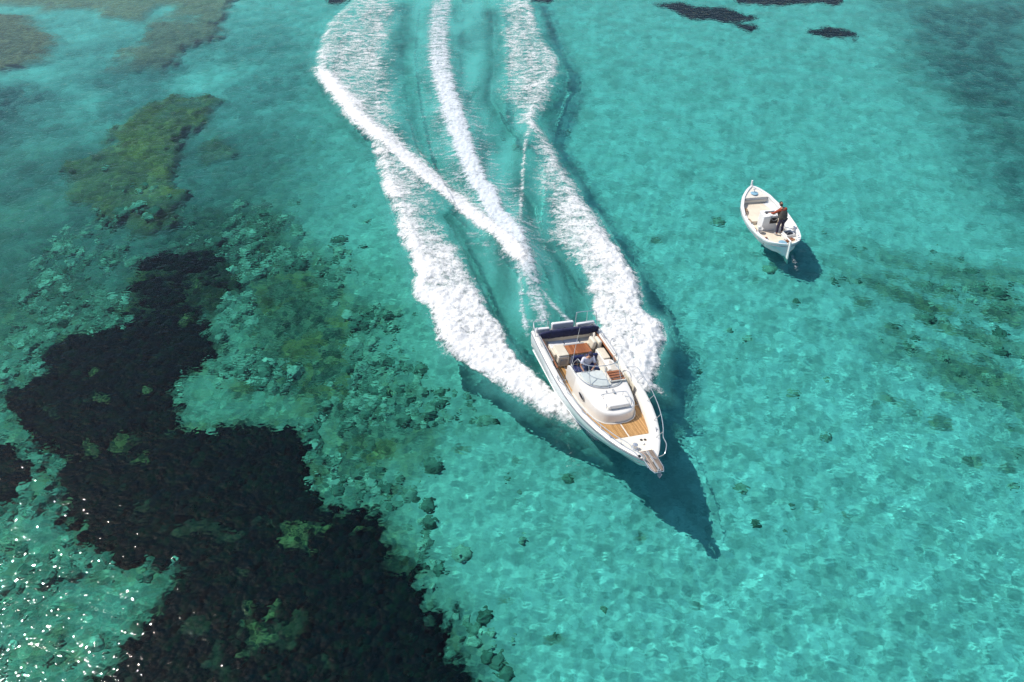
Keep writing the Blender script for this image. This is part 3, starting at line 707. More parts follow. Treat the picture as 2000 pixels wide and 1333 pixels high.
# ------------------------------------------------------------------ the motor boat (local: x starboard, y towards the bow, z up, origin at the transom)
MB_MAT = boat_matrix((2.04, 22.69, 0.0), -71.8, -7, 4.0)
boat = empty('motor_boat', MB_MAT)
tag(boat, 'white cabin motor boat with teak decks speeding towards the viewer', 'boat')
SB = [(0, 1.42), (1, 1.48), (2, 1.52), (3, 1.54), (4, 1.53), (4.6, 1.49), (5.3, 1.38), (6, 1.20), (6.6, .98), (7.1, .74), (7.5, .50), (7.8, .28), (7.95, .13), (8.02, .03)]
SZ = [(0, .98), (3, 1.0), (5, 1.06), (7, 1.18), (8.02, 1.27)]
CB = [(0, 1.27), (3, 1.32), (4.5, 1.2), (5.5, .98), (6.5, .62), (7.2, .32), (7.7, .1), (8.02, .02)]
CZ = [(0, .10), (3, .14), (5, .30), (6.5, .56), (7.5, .86), (8.02, 1.14)]
KZ = [(0, -.42), (4, -.42), (5.5, -.30), (6.5, -.02), (7.3, .42), (7.8, .86), (8.02, 1.14)]
DZ = [(0, .36), (3.36, .38), (3.46, .55), (6.2, .72), (7.9, .90)]
ys = list(np.linspace(0, 6, 25)) + list(np.linspace(6.2, 8.02, 15))
h = MB(); R = []
for y in ys:
    b_, z_, cb, cz, kz = tab(y, SB), tab(y, SZ), tab(y, CB), tab(y, CZ), tab(y, KZ)
    side = [(b_, z_), (b_ * .97 + cb * .03, z_ * .72 + cz * .28), (b_ * .72 + cb * .28, z_ * .4 + cz * .6), (cb, cz), (cb * .94, cz - .05), (cb * .5, (cz - .05) * .55 + kz * .45)]
    R.append([(x, y, z) for x, z in side] + [(0, y, kz)] + [(-x, y, z) for x, z in side[::-1]])
h.rings(R, False)
n = len(R[0]); h.f.append(tuple(range(n))[::-1])
hull = h.build('hull', HULL_M, boat, angle=50)
# spray rail low on each side
for sx in (1, -1):
    q = MB(); q.tube([(sx * (tab(y, CB) + .01), y, tab(y, CZ) + .01) for y in np.linspace(.1, 7.2, 36)], .03, 6)
    q.build('spray_rail', HULL_M, hull)
# gunwale, bulwark and capping
def half_strip(sx, prof, yy):
    return [[(sx * max(x, .0), y, z) for x, z in prof(y)] for y in yy]
yg = [y for y in ys if y <= 7.81]
for sx in (1, -1):
    g = MB()
    g.rings(half_strip(sx, lambda y: [(tab(y, SB), tab(y, SZ)), (tab(y, SB) + .012, tab(y, SZ) + .03), (tab(y, SB) - .02, tab(y, SZ) + .06),
            (max(tab(y, SB) - .19, .05), tab(y, SZ) + .062), (max(tab(y, SB) - .215, .04), tab(y, SZ) + .04), (max(tab(y, SB) - .26, .03), tab(y, DZ) - .03)], yg), False)
    g.build('gunwale', GEL, boat, angle=55)
    r_ = MB(); r_.tube([(sx * (tab(y, SB) + .012), y, tab(y, SZ) - .015) for y in ys[:-1]], .026, 7)
    r_.build('rub_rail', RUBBER, boat)
# deck
d = MB()
yd = sorted(set([y for y in ys if y <= 7.81] + [3.36, 3.46]))
d.rings([[(x * max(tab(y, SB) - .25, .035), y, tab(y, DZ) - (.0 if abs(x) < .9 else .01)) for x in (-1, -.5, 0, .5, 1)] for y in yd], False)
deck = d.build('deck', GEL_WARM, boat, angle=30)
# bow cap
cp = MB(); cp.rings([[(x * tab(y, SB), y, tab(y, SZ) + .055) for x in (-1, 0, 1)] for y in np.linspace(7.52, 8.02, 7)], False)
cp.build('bow_cap', GEL, boat)
# transom
tq = MB(); tq.box((0, .09, .66), (2.72, .2, .74)); tq.build('transom', GEL, boat, .03)
sp = MB(); sp.prism([(1.2, -.45), (1.2, 0), (-1.2, 0), (-1.2, -.45), (-1.0, -.55), (1.0, -.55)], .22, .3)
sp.build('swim_platform', GEL, boat, .02)

CX = -.08
CAB = [(3.36, 1.0), (3.9, .985), (4.3, .95), (4.7, .89), (5.0, .81), (5.2, .70), (5.34, .56), (5.42, .38), (5.46, .2), (5.47, .0)]
def inner_b(y): return tab(y, SB) - .27
# teak deck panels, one by one
def teak_panel(y0, y1, fa, fb, lift=.012, n=10):
    q = MB(); yy = np.linspace(y0, y1, n)
    R = []
    for y in yy:
        a, b2 = fa(y), fb(y); z = tab(y, DZ)
        R.append([(a, y, z), (a, y, z + lift), (b2, y, z + lift), (b2, y, z)])
    q.rings(R, True, True, True)
    return q.build('teak_panel', TEAK, deck, angle=30)
for sx in (1, -1):
    cab = lambda y, sx=sx: CX + sx * (tab(y, CAB) + .07) if y < 5.44 else sx * .03
    clampc = lambda y, sx=sx: (sx * max(sx * (CX + sx * (tab(y, CAB) + .07)), .03 + (0 if sx > 0 else .0)))
    outl = lambda y, sx=sx: sx * inner_b(y)
    teak_panel(3.52, 4.62, clampc, outl)
    teak_panel(4.68, 6.22, lambda y, sx=sx: (CX + sx * (tab(y, CAB) + .06) if tab(y, CAB) > .02 else CX + sx * .03), lambda y, sx=sx: sx * min(inner_b(y), 1.3), n=30)
# cockpit sole panels
for (x0, x1) in ((1.16, .90), (.84, .58), (.52, .1), (.04, -.4)):
    teak_panel(1.55, 2.42, lambda y, a=x0: a, lambda y, b2=x1: b2)
    teak_panel(2.50, 3.33, lambda y, a=x0: a, lambda y, b2=x1: b2)

# cabin trunk
def cab_ring(inset, z, yscale=1.0):
    pts = []
    side = [(tab(y, CAB), y) for y in list(np.linspace(3.36, 4.9, 9)) + [5.0, 5.1, 5.2, 5.28, 5.34, 5.39, 5.43, 5.455, 5.47]]
    for b2, y in side: pts.append((CX + max(b2 - inset, 0) , y - inset * max(0, (y - 3.4) / 2.07) ** 3 * 1.0, z(y) if callable(z) else z))
    return pts + [(2 * CX - x, y, zz) for x, y, zz in pts[::-1][1:]]
roof = lambda y: 1.09 + .085 * (5.47 - y)
c = MB()
c.rings([cab_ring(0, .45), cab_ring(.015, .66), cab_ring(.045, lambda y: roof(y) - .10), cab_ring(.058, lambda y: roof(y) - .045), cab_ring(.085, lambda y: roof(y) - .012), cab_ring(.13, lambda y: roof(y)), cab_ring(.42, lambda y: roof(y) + .012)], True, False, True)
cabin = c.build('cabin', GEL, boat, angle=50)
# step line round the cabin base
k = MB(); k.tube([(x, y, tab(y, DZ) + .02) for x, y, z in cab_ring(-.02, .6)], .022, 6); k.build('cabin_skirting', GEL, cabin)
# oval portlights
for sx in (1, -1):
    q = MB(); cx = CX + sx * .945
    ring = [(cx, 4.05 + .21 * math.cos(a), .93 + .085 * math.sin(a)) for a in np.linspace(0, 2 * math.pi, 24, endpoint=False)]
    q.rings([[(cx + sx * .012, y, z) for _, y, z in ring], [(cx + sx * .03, y, z) for _, y, z in ring]], True, True, True)
    pl = q.build('portlight', DARK, cabin)
    e = MB(); e.tube([(cx + sx * .028, y, z) for _, y, z in ring], .012, 6, True); e.build('portlight_frame', STEEL, cabin)
# roof hatch with its guard rail
q = MB(); zr = roof(4.9)
q.box((-.10, 4.93, zr + .075), (.86, .50, .15), 0, -.05, 0, .93)
hatch = q.build('roof_hatch', GEL, cabin, .03, 3)
q = MB(); q.tube(smooth_path([(.40, 5.12, zr + .03), (.40, 5.06, zr + .16), (.41, 4.66, zr + .22), (.30, 4.58, zr + .22), (-.10, 4.57, zr + .22), (-.50, 4.58, zr + .22), (-.61, 4.66, zr + .22), (-.60, 5.06, zr + .16), (-.60, 5.12, zr + .03)], 5), .014, 7)
for x in (.30, -.50): q.tube([(x, 4.58, zr), (x, 4.58, zr + .22)], .012, 6)
q.build('hatch_rail', STEEL, cabin)
# horn and steaming light on the cabin top
q = MB(); q.box((-.23, 4.36, roof(4.36) + .045), (.07, .20, .07)); q.build('horn', GREY, cabin, .012)
q = MB(); q.lathe((.05, 4.3, roof(4.3) + .02), [(.03, 0), (.03, .03), (.015, .045)], 10); q.build('deck_fitting', STEEL, cabin)

# helm: dash, side coamings, wheel
q = MB(); q.prism([(.72, 3.02), (.72, 3.42), (-.28, 3.42), (-.28, 3.10), (-.1, 3.02)], .38, 1.20); dash = q.build('helm_console', GEL, boat, .05, 3)
dt = [(.66, 3.24), (.64, 3.58), (.47, 3.86), (.18, 4.02), (-.12, 4.06), (-.24, 4.05), (-.24, 3.24)]
q = MB(); q.add([(x, y, roof(y) + z) for z in (-.02, .055) for x, y in dt], [tuple(range(7))[::-1], tuple(range(7, 14))] + [(i, (i + 1) % 7, 7 + (i + 1) % 7, 7 + i) for i in range(7)]); q.build('dash_top', DASH, dash, .015)
q = MB(); q.box((.25, 3.16, 1.235), (.56, .22, .05), 0, .35); q.build('instrument_panel', GREY, dash, .015)
for x in (.42, .22, .05):
    q = MB(); q.lathe((x, 3.13, 1.255), [(.045, 0), (.045, .02), (.03, .025)], 14, .35); q.build('gauge', GREY, dash)
q = MB(); W0 = Matrix.Translation((.2, 2.98, 1.14)) @ Matrix.Rotation(.75, 4, 'X')
ringp = [W0 @ Vector((.18 * math.cos(a), .18 * math.sin(a), 0)) for a in np.linspace(0, 2 * math.pi, 24, endpoint=False)]
q.tube(ringp, .014, 6, True)
for a in (math.pi / 2, math.pi * 7 / 6, math.pi * 11 / 6): q.tube([W0 @ Vector((0, 0, -.03)), W0 @ Vector((.18 * math.cos(a), .18 * math.sin(a), 0))], .010, 6)
q.tube([W0 @ Vector((0, 0, -.03)), W0 @ Vector((0, 0, -.16))], .025, 8)
q.build('steering_wheel', DARK, dash)
for sx in (1, -1):
    q = MB(); xo = CX + sx * (.89 if sx > 0 else .95)
    prof = smooth_path([(xo, 2.42, .42), (xo, 2.40, .95), (xo, 2.46, 1.10), (xo, 2.65, 1.17), (xo, 3.0, 1.21), (xo, 3.42, roof(3.42) - .08)], 5)
    poly = [(p.y, p.z) for p in prof] + [(3.42, .42)]
    nn = len(poly)
    q.add([(xo - sx * .07, a, b2) for a, b2 in poly] + [(xo, a, b2) for a, b2 in poly], [tuple(range(nn))[::-1], tuple(range(nn, 2 * nn))] + [(i, (i + 1) % nn, nn + (i + 1) % nn, nn + i) for i in range(nn)])
    q.build('side_coaming', GEL, boat, .02, 2)
# companionway with varnished slats
q = MB(); q.box((-.62, 3.62, roof(3.62) + .03), (.66, .62, .04), 0, .075); cw = q.build('companionway_frame', GEL_WARM, boat, .012)
for i in range(4):
    q = MB(); q.box((-.64, 3.42 + i * .135, roof(3.5) + .075 - i * .008), (.56, .115, .03), 0, .12); q.build('slat', TEAK_RED, cw, .006)
q = MB(); q.box((-.62, 3.36, .86), (.66, .04, .7)); q.build('companionway_door', TEAK_RED, cw, .01)

# windscreen
base = smooth_path([(.80, 2.80, 1.20), (.78, 3.3, 1.27), (.72, 3.62, 1.29), (.52, 3.92, 1.28), (.2, 4.09, 1.26), (-.12, 4.13, 1.255), (-.46, 4.09, 1.26), (-.74, 3.92, 1.28), (-.90, 3.62, 1.29), (-.95, 3.3, 1.27), (-.97, 2.80, 1.20)], 5)
top = [Vector((CX + (p.x - CX) * .93, 2.74 + (p.y - 2.80) * .74 - .16 * max(0, (p.y - 2.8) / 1.3), 1.32 + .50 * min(1, (p.y - 2.72) / .55 + .12))) for p in base]
def strip(i0, i1):
    q = MB(); q.rings([[base[i], base[i].lerp(top[i], .5), top[i]] for i in range(i0, i1 + 1)], False)
    return q.build('windscreen_pane', GLASS, boat)
nb = len(base)
for a, b2 in ((0, 15), (15, 25), (25, 35), (35, nb - 1)): strip(a, b2)
q = MB(); q.tube(base, .017, 7); q.build('windscreen_sill', STEEL, boat)
q = MB(); q.tube(top, .016, 7); wf = q.build('windscreen_frame', STEEL, boat)
for i in (0, 15, 25, 35, nb - 1):
    q = MB(); q.tube([base[i], top[i]], .012, 6); q.build('windscreen_post', STEEL, wf)
# whip antenna
q = MB(); q.lathe((.74, 2.62, 1.18), [(.03, 0), (.03, .06), (.015, .1)], 10); q.tube([(.74, 2.62, 1.25), (.70, 2.58, 2.0), (.62, 2.5, 2.9)], [.011, .009, .005], 6)
q.build('antenna', WHITE_VINYL, boat)

# helm seat with navy cushions
q = MB(); q.box((.08, 2.52, .62), (1.05, .46, .5)); seat = q.build('helm_seat', GEL_WARM, boat, .03)
for x in (.34, -.2):
    q = MB(); q.box((x, 2.55, .92), (.5, .5, .12)); q.build('seat_cushion', SEAT_BLUE, seat, .05, 3)
for x in (.36, -.22):
    q = MB(); q.box((x, 2.27, 1.17), (.53, .13, .42), 0, -.12); q.build('seat_back', SEAT_BLUE, seat, .06, 4)
for x in (.62, -.48):
    q = MB(); q.tube([(x, 2.34, .85), (x, 2.26, 1.30)], .015, 6); q.build('seat_frame', STEEL, seat)

# cockpit: table, lockers, bench and cushions
q = MB(); q.box((-.10, 1.36, .93), (.98, .58, .035)); table = q.build('table', TEAK_RED, boat, .012)
q = MB(); q.tube([(-.1, 1.36, .36), (-.1, 1.36, .92)], .035, 10); q.build('pedestal', STEEL, table)
q = MB(); q.box((.62, 1.30, .62), (.46, .74, .5)); lk_ = q.build('locker', GEL_WARM, boat, .03)
q = MB(); q.box((.62, 1.30, .90), (.44, .70, .07)); q.build('locker_cushion', CREAM, lk_, .03, 3)
q = MB(); q.box((.60, 1.69, .60), (.30, .02, .26)); q.build('locker_door', GREY, lk_, .008)
q = MB(); q.box((.90, 1.0, .60), (.10, .9, .5)); q.build('side_panel', CREAM, lk_, .02)
q = MB(); q.box((-.05, .80, .56), (2.1, .44, .42)); bench = q.build('aft_bench', GEL_WARM, boat, .03)
for x in (.62, -.05, -.72):
    q = MB(); q.box((x, .82, .82), (.64, .46, .11)); q.build('bench_cushion', WHITE_VINYL if x > -.3 else CREAM, bench, .04, 3)
q = MB(); q.box((.0, .99, .885), (1.0, .10, .02)); q.build('bench_trim', GREY, bench, .005)
for x, yy in ((-.80, 1.12), (-1.02, 1.16)):
    q = MB(); q.box((x, yy, .95), (.17, .46, .40), .05, 0, -.12); q.build('cushion', CREAM, bench, .07, 4)
q = MB(); q.box((-1.03, 2.05, .60), (.34, 1.35, .46)); ps = q.build('port_locker', GEL, boat, .025)
q = MB(); q.box((-1.05, 1.75, .86), (.30, .7, .06)); q.build('port_cushion', CREAM, ps, .025)
# three white back pads along the stern
for x0, x1, hh, yy in ((1.30, .70, .22, .10), (.58, -.38, .34, .02), (-.50, -1.32, .25, .08)):
    q = MB(); q.box(((x0 + x1) / 2, yy, .98 + hh / 2), (x0 - x1, .16, hh), -.05 if x0 > 1 else (.06 if x1 < -1 else 0), .10)
    q.build('stern_pad', WHITE_VINYL, boat, .05, 4)
# folded navy bimini lying along the stern
R = []
for i in range(44):
    u = i / 43; x = 1.27 - 2.56 * u
    zc = 1.13 + .05 * math.sin(math.pi * u); yc = .50 + .04 * math.sin(math.pi * u)
    hh = .235 * (1 - .35 * abs(2 * u - 1) ** 6); ww = .12 * (1 - .4 * abs(2 * u - 1) ** 6)
    ring = []
    for k in range(16):
        a = 2 * math.pi * k / 16
        f = 1 + .22 * (float(fbm(np.array(u * 16.0 + math.sin(a) * 1.2), np.array(math.cos(a) * 1.5 + u * 5), 3, 150)) - .5)
        ring.append((x, yc + ww * f * math.cos(a) + .05 * math.sin(a), zc + hh * f * math.sin(a)))
    R.append(ring)
q = MB(); q.rings(R, True, True, True); bim = q.build('folded_bimini', NAVY, boat, angle=70)
for x in (.85, .2, -.45, -1.0):
    q = MB(); q.tube([(x, .50 + .135 * math.cos(a) + .05 * math.sin(a), 1.16 + .255 * math.sin(a)) for a in np.linspace(0, 2 * math.pi, 18, endpoint=False)], .009, 5, True); q.build('strap', DARK, bim)
# bimini bows folded forward along both gunwales
for sx in (1, -1):
    q = MB(); q.tube([(sx * 1.33, .45, 1.20), (sx * 1.36, 1.4, 1.17), (sx * 1.36, 2.1, 1.14)], .016, 7)
    q.tube([(sx * 1.27, .55, 1.16), (sx * 1.27, 1.5, 1.13), (sx * 1.29, 2.1, 1.11)], .016, 7)
    q.tube([(sx * 1.36, 2.1, 1.14), (sx * 1.34, 2.3, 1.05)], .018, 7)
    q.build('bimini_frame', STEEL, bim)
    q = MB(); q.box((sx * 1.20, 1.5, 1.03), (.055, 1.9, .05), sx * -.02); q.build('teak_handrail', TEAK_RED, boat, .012)
    q = MB(); q.box((sx * 1.245, 1.45, .86), (.03, 1.9, .18)); q.build('side_pocket', DARK, boat, .008)
# stern rails
q = MB(); q.tube(smooth_path([(1.40, .42, 1.03), (1.42, .30, 1.25), (1.36, -.02, 1.42), (1.20, -.10, 1.44), (.80, -.12, 1.45), (.72, -.10, 1.40), (.70, -.02, 1.02)], 5), .016, 7); q.tube([(1.38, .02, 1.02), (1.38, 0, 1.41)], .013, 6); q.build('stern_rail', STEEL, boat)
q = MB(); q.tube(smooth_path([(-.50, -.02, 1.02), (-.52, -.10, 1.55), (-.60, -.12, 1.62), (-1.25, -.10, 1.62), (-1.36, -.02, 1.58), (-1.40, .25, 1.02)], 5), .016, 7); q.tube([(-1.0, 0, 1.02), (-1.0, -.11, 1.62)], .012, 6); q.build('stern_rail', STEEL, boat)
# bow rails
for sx in (1, -1):
    rb = lambda y, sx=sx: sx * (tab(y, SB) - .06 + .10)
    hz = lambda y: tab(y, SZ) + .06 + .36 * min(1, (y - 3.0) / .45)
    path = [(sx * 1.44, 2.95, tab(2.95, SZ) + .06)] + [(rb(y), y, hz(y)) for y in (3.2, 3.5, 4.0, 4.6, 5.2, 5.8, 6.4, 6.9, 7.3)] + [(sx * .60, 7.62, hz(7.5)), (sx * .47, 7.85, hz(7.8) - .02)]
    end = [(sx * .34, 8.0, hz(8.0) - .12), (sx * .26, 7.86, tab(7.86, SZ) + .07)]
    q = MB(); q.tube(smooth_path(path + end, 5), .015, 7); rail = q.build('bow_rail', STEEL, boat)
    for y in (4.05, 5.15, 6.2, 7.05):
        q = MB(); q.tube([(rb(y), y, hz(y)), (sx * (tab(y, SB) - .10), y - .12, tab(y, SZ) + .06)], .012, 6); q.build('stanchion', STEEL, rail)
    for y in (1.0, 3.0, 6.55):
        q = MB(); q.tube([(sx * (tab(y, SB) - .10), y - .11, tab(y, SZ) + .09), (sx * (tab(y + .2, SB) - .10), y + .11, tab(y, SZ) + .09)], .014, 6); q.box((sx * (tab(y, SB) - .10), y, tab(y, SZ) + .07), (.03, .08, .05)); q.build('cleat', STEEL, boat)
# foredeck gear
zf = lambda y: tab(y, DZ)
q = MB(); q.lathe((0.03, 6.86, zf(6.86)), [(.13, 0), (.13, .05), (.08, .07), (.075, .14), (.10, .16), (.09, .20), (.03, .215)], 18); q.build('windlass', STEEL, boat)
for x, y in ((-.42, 6.50), (-.56, 6.52)):
    q = MB(); q.lathe((x, y, zf(y)), [(.05, 0), (.05, .015), (.03, .022)], 14); q.build('deck_filler_cap', DARK, deck)
q = MB(); q.prism([(.24, 6.42), (.2, 7.3), (-.2, 7.3), (-.5, 6.62)], zf(6.9) - .02, zf(6.9) + .012)
for x, y in ((-.40, 6.74), (-.27, 7.12), (.02, 7.28)):
    g = MB(); g.box((x, y, zf(y) + .02), (.10, .035, .025), .4); g.build('hinge', STEEL, deck, .005)
q = MB(); q.tube([(.03, 6.9, zf(6.9) + .12), (.08, 7.3, tab(7.3, DZ) + .10), (.10, 7.75, 1.30)], .011, 6); q.build('anchor_chain', STEEL, boat)
# bow platform of weathered teak with its anchor
PZ = 1.36
q = MB(); q.prism([(.27, 7.52), (.25, 8.30), (.20, 8.46), (.06, 8.50), (.06, 7.52)], PZ - .04, PZ); pul = q.build('bow_platform', TEAK_OLD, boat, .012)
q = MB(); q.prism([(.02, 7.52), (.02, 8.50), (-.12, 8.46), (-.17, 8.30), (-.19, 7.52)], PZ - .04, PZ); q.build('plank', TEAK_OLD, pul, .012)
q = MB(); q.tube([(.30, 7.54, PZ - .02), (.28, 8.32, PZ - .02), (.2, 8.5, PZ - .02), (-.12, 8.5, PZ - .02), (-.2, 8.32, PZ - .02), (-.22, 7.54, PZ - .02)], .016, 6); q.tube([(.24, 7.6, PZ - .05), (.1, 7.95, .98)], .02, 6); q.tube([(-.16, 7.6, PZ - .05), (-.02, 7.95, .98)], .02, 6); q.build('platform_frame', STEEL, pul)
q = MB(); q.box((.04, 8.02, PZ + .045), (.035, .86, .05)); q.lathe((.04, 8.46, PZ + .0), [(.05, -.06), (.03, 0), (.05, .06)], 12, 0, math.pi / 2)
q.add([(.04, 8.40, PZ + .02), (.13, 8.56, PZ - .10), (.04, 8.60, PZ - .22), (-.05, 8.56, PZ - .10), (.04, 8.50, PZ - .14)], [(0, 1, 2), (0, 2, 3), (0, 4, 1), (0, 3, 4), (4, 2, 1), (4, 3, 2)])
q.tube([(.18, 7.62, PZ + .04), (-.10, 8.0, PZ + .03)], .012, 6); q.build('anchor', GREY, boat)
q = MB(); q.lathe((.34, 7.66, tab(7.66, SZ) + .05), [(.055, 0), (.055, .02), (.03, .03)], 14); q.build('fairlead', DARK, boat)
# helm door panel on the port side
q = MB(); q.box((-1.19, 3.75, .92), (.03, .85, .46)); q.build('port_panel', CREAM, boat, .02)
# stern drive under the platform
q = MB(); q.box((0, -.25, -.15), (.24, .5, .5), 0, .1, 0, .8); q.build('stern_drive', DARK, boat, .05)

# ------------------------------------------------------------------ people
def skin(name, pts, edges, mat, parent, sub=2):
    """pts: list of (x, y, z, radius or (rx, ry)); one continuous surface grown round the joints"""
    me = bpy.data.meshes.new(name); me.from_pydata([p[:3] for p in pts], edges, []); me.update()
    o = bpy.data.objects.new(name, me); COL.objects.link(o); o.parent = parent
    sk = o.modifiers.new('skin', 'SKIN'); sk.use_smooth_shade = True
    for i, p in enumerate(pts):
        r = p[3] if isinstance(p[3], tuple) else (p[3], p[3])
        me.skin_vertices[0].data[i].radius = r
        me.skin_vertices[0].data[i].use_root = (i == 0)
    ss = o.modifiers.new('sub', 'SUBSURF'); ss.levels = 1; ss.render_levels = sub
    me.materials.append(mat)
    return o
SKIN = solid('skin', (.42, .22, .14), .5, vary=.1, scale=12)
def head_parts(par, c, yaw, hairmat, cap=False):
    """face, ears, hair or cap round a head centred on c; -> children of par"""
    m = Matrix.Translation(c) @ Matrix.Rotation(yaw, 4, 'Z')
    q = MB(); R = []
    for j in range(13):
        ph = -math.pi / 2 + math.pi * j / 12; zz = math.sin(ph)
        ring = []
        for k in range(18):
            a = 2 * math.pi * k / 18
            rx_, ry_ = .076, .094
            if zz < -.2: rx_ *= 1 + .32 * (zz + .2); ry_ *= 1 + .12 * (zz + .2)
            x = rx_ * math.cos(ph) * math.cos(a); y = ry_ * math.cos(ph) * math.sin(a)
            front = max(0, math.sin(a)) ** 8 * math.cos(ph)
            if abs(zz + .12) < .24: y += .020 * front * (1 - abs(zz + .12) / .24)      # nose
            if abs(zz - .18) < .14 and 0 < math.sin(a): y -= .007 * max(0, 1 - abs(abs(math.cos(a)) - .45) / .25)   # eye sockets
            if abs(zz + .52) < .1: y += .006 * front                                       # lips
            ring.append(m @ Vector((x, y, .118 * zz)))
        R.append(ring)
    q.rings(R, True, True, True)
    for sx in (1, -1): q.lathe(m @ Vector((sx * .079, -.005, -.005)), [(.012, -.012), (.028, 0), (.012, .012)], 8, 0, math.pi / 2 + sx * .2)
    hd = q.build('head', SKIN, par, angle=80)
    for sx in (1, -1):
        e = MB(); e.lathe(m @ Vector((sx * .032, .082, .018)), [(.002, -.008), (.011, 0), (.002, .008)], 8, math.pi / 2); e.build('eye', DARK, hd)
    q = MB(); R = []
    for j in range(9):
        ph = math.pi / 2 * j / 8 * (1.0)
        ring = []
        for k in range(18):
            a = 2 * math.pi * k / 18
            drop = (-.055 if math.sin(a) < .2 else .035) * (1 - j / 8) if not cap else .012 * (1 - j / 8)
            rr = 1.10 if cap else 1.09 + .05 * math.sin(k * 5 + j * 3)
            ring.append(m @ Vector((.080 * rr * math.cos(ph) * math.cos(a), .098 * rr * math.cos(ph) * math.sin(a), .118 * 1.08 * math.sin(ph) + drop)))
        R.append(ring)
    q.rings(R, True, False, True)
    if cap:
        vis = [(.075 * math.cos(a), .085 + .10 * math.sin(a)) for a in np.linspace(0, math.pi, 10)]
        V = [m @ Vector((x, y, .022 - .25 * max(0, y - .08))) for x, y in vis] + [m @ Vector((x, y, .030 - .25 * max(0, y - .08))) for x, y in vis]
        nn = len(vis); q.add(V, [tuple(range(nn))[::-1], tuple(range(nn, 2 * nn))] + [(i, (i + 1) % nn, nn + (i + 1) % nn, nn + i) for i in range(nn)])
    q.build('cap' if cap else 'hair', hairmat, hd, angle=60)
def person(name, root, J, mats, cap, yaw, shorts=False, vest=None):
    """J: joints in the root's space"""
    P = []; E = []
    def add(p, r, link=None):
        P.append((*p, r)); i = len(P) - 1
        if link is not None: E.append((link, i))
        return i
    pel = add(J['pelvis'], (.135, .10)); wa = add(J['waist'], (.125, .09), pel); ch = add(J['chest'], (.145, .10), wa); nk = add(J['neck'], .055, ch)
    hb = add(J['head_base'], .052, nk)
    for s in ('r', 'l'):
        sh = add(J['sh_' + s], .062, ch); el = add(J['el_' + s], .042, sh); wr = add(J['wr_' + s], .030, el)
        w = Vector(J['wr_' + s]); d = (w - Vector(J['el_' + s])).normalized()
        side = d.cross(Vector((0, 0, 1))).normalized(); nrm = side.cross(d)
        pm = add(w + d * .055, (.034, .020), wr)
        pe = w + d * .085
        for k, (o_, L) in enumerate(((-.027, .060), (-.009, .072), (.009, .068), (.027, .052))):
            a = add(pe + side * o_, .0095, pm); b2 = add(pe + side * o_ + d * L * .55 - nrm * .012, .009, a); add(pe + side * o_ + d * L - nrm * .036, .007, b2)
        t0 = add(w + d * .03 + side * (.036 if s == 'r' else -.036), .011, pm); add(w + d * .07 + side * (.058 if s == 'r' else -.058) - nrm * .02, .009, t0)
        hp = add(J['hip_' + s], .085, pel); kn = add(J['kn_' + s], .058, hp); an = add(J['an_' + s], .040, kn); add(J['toe_' + s], .035, an)
    body = skin('body', P, E, SKIN, root)
    head_parts(root, Vector(J['head']), yaw, mats['hair'], cap)
    # shirt
    P2 = []; E2 = []
    def add2(p, r, link=None):
        P2.append((*p, r)); i = len(P2) - 1
        if link is not None: E2.append((link, i))
        return i
    lo = Vector(J['pelvis']).lerp(Vector(J['waist']), .15)
    a0 = add2(lo, (.158, .125)); a1 = add2(J['waist'], (.150, .115), a0); a2 = add2(J['chest'], (.172, .125), a1); a3 = add2(Vector(J['chest']).lerp(Vector(J['neck']), .7), (.09, .075), a2)
    sl = mats.get('sleeve_len', .75)
    for s in ('r', 'l'):
        b0 = add2(J['sh_' + s], .080, a2)
        e_ = Vector(J['sh_' + s]).lerp(Vector(J['el_' + s]), min(1, sl)); b1 = add2(e_, .062, b0)
        if sl > 1: add2(Vector(J['el_' + s]).lerp(Vector(J['wr_' + s]), sl - 1), .045, b1)
    skin('shirt', P2, E2, mats['shirt'], root)
    if vest:
        skin('vest', [(*Vector(J['pelvis']).lerp(Vector(J['waist']), -.55), (.25, .205)), (*J['waist'], (.25, .19)), (*J['chest'], (.27, .19)), (*Vector(J['chest']).lerp(Vector(J['neck']), .55), (.13, .10)), (*Vector(J['chest']).lerp(Vector(J['sh_r']), .9), .125), (*Vector(J['chest']).lerp(Vector(J['sh_l']), .85), .12)],
             [(0, 1), (1, 2), (2, 3), (2, 4), (2, 5)], vest, root)
    P3 = []; E3 = []
    def add3(p, r, link=None):
        P3.append((*p, r)); i = len(P3) - 1
        if link is not None: E3.append((link, i))
        return i
    c0 = add3(J['pelvis'], (.155, .122)); 
    for s in ('r', 'l'):
        c1 = add3(J['hip_' + s], .100, c0); kn = Vector(J['kn_' + s])
        c2 = add3(kn, .076, c1)
        if not shorts: add3(kn.lerp(Vector(J['an_' + s]), .92), .060, c2)
    skin('trousers', P3, E3, mats['trousers'], root)
    for s in ('r', 'l'):
        a = Vector(J['an_' + s]); t_ = Vector(J['toe_' + s]); bk = a + (a - t_) * .35; bk.z = t_.z
        skin('shoe', [(*(a + Vector((0, 0, -.02))), .052), (*bk, .042), (*a.lerp(t_, .6), .045), (*t_, .040)], [(0, 1), (0, 2), (2, 3)], mats['shoe'], root, 1)
POLO = solid('white_polo', (.66, .64, .72), .8, vary=.06, scale=10, bump=.3, bscale=14)
JEANS = solid('blue_jeans', (.05, .07, .14), .85, vary=.2, scale=14)
CAPM = solid('dark_cap', (.035, .025, .045), .8, vary=.2)
driver = empty('person', MB_MAT @ Matrix.Translation((.10, 2.55, .98)))
tag(driver, 'person in white polo and dark cap seated at the motor boat helm', 'person')
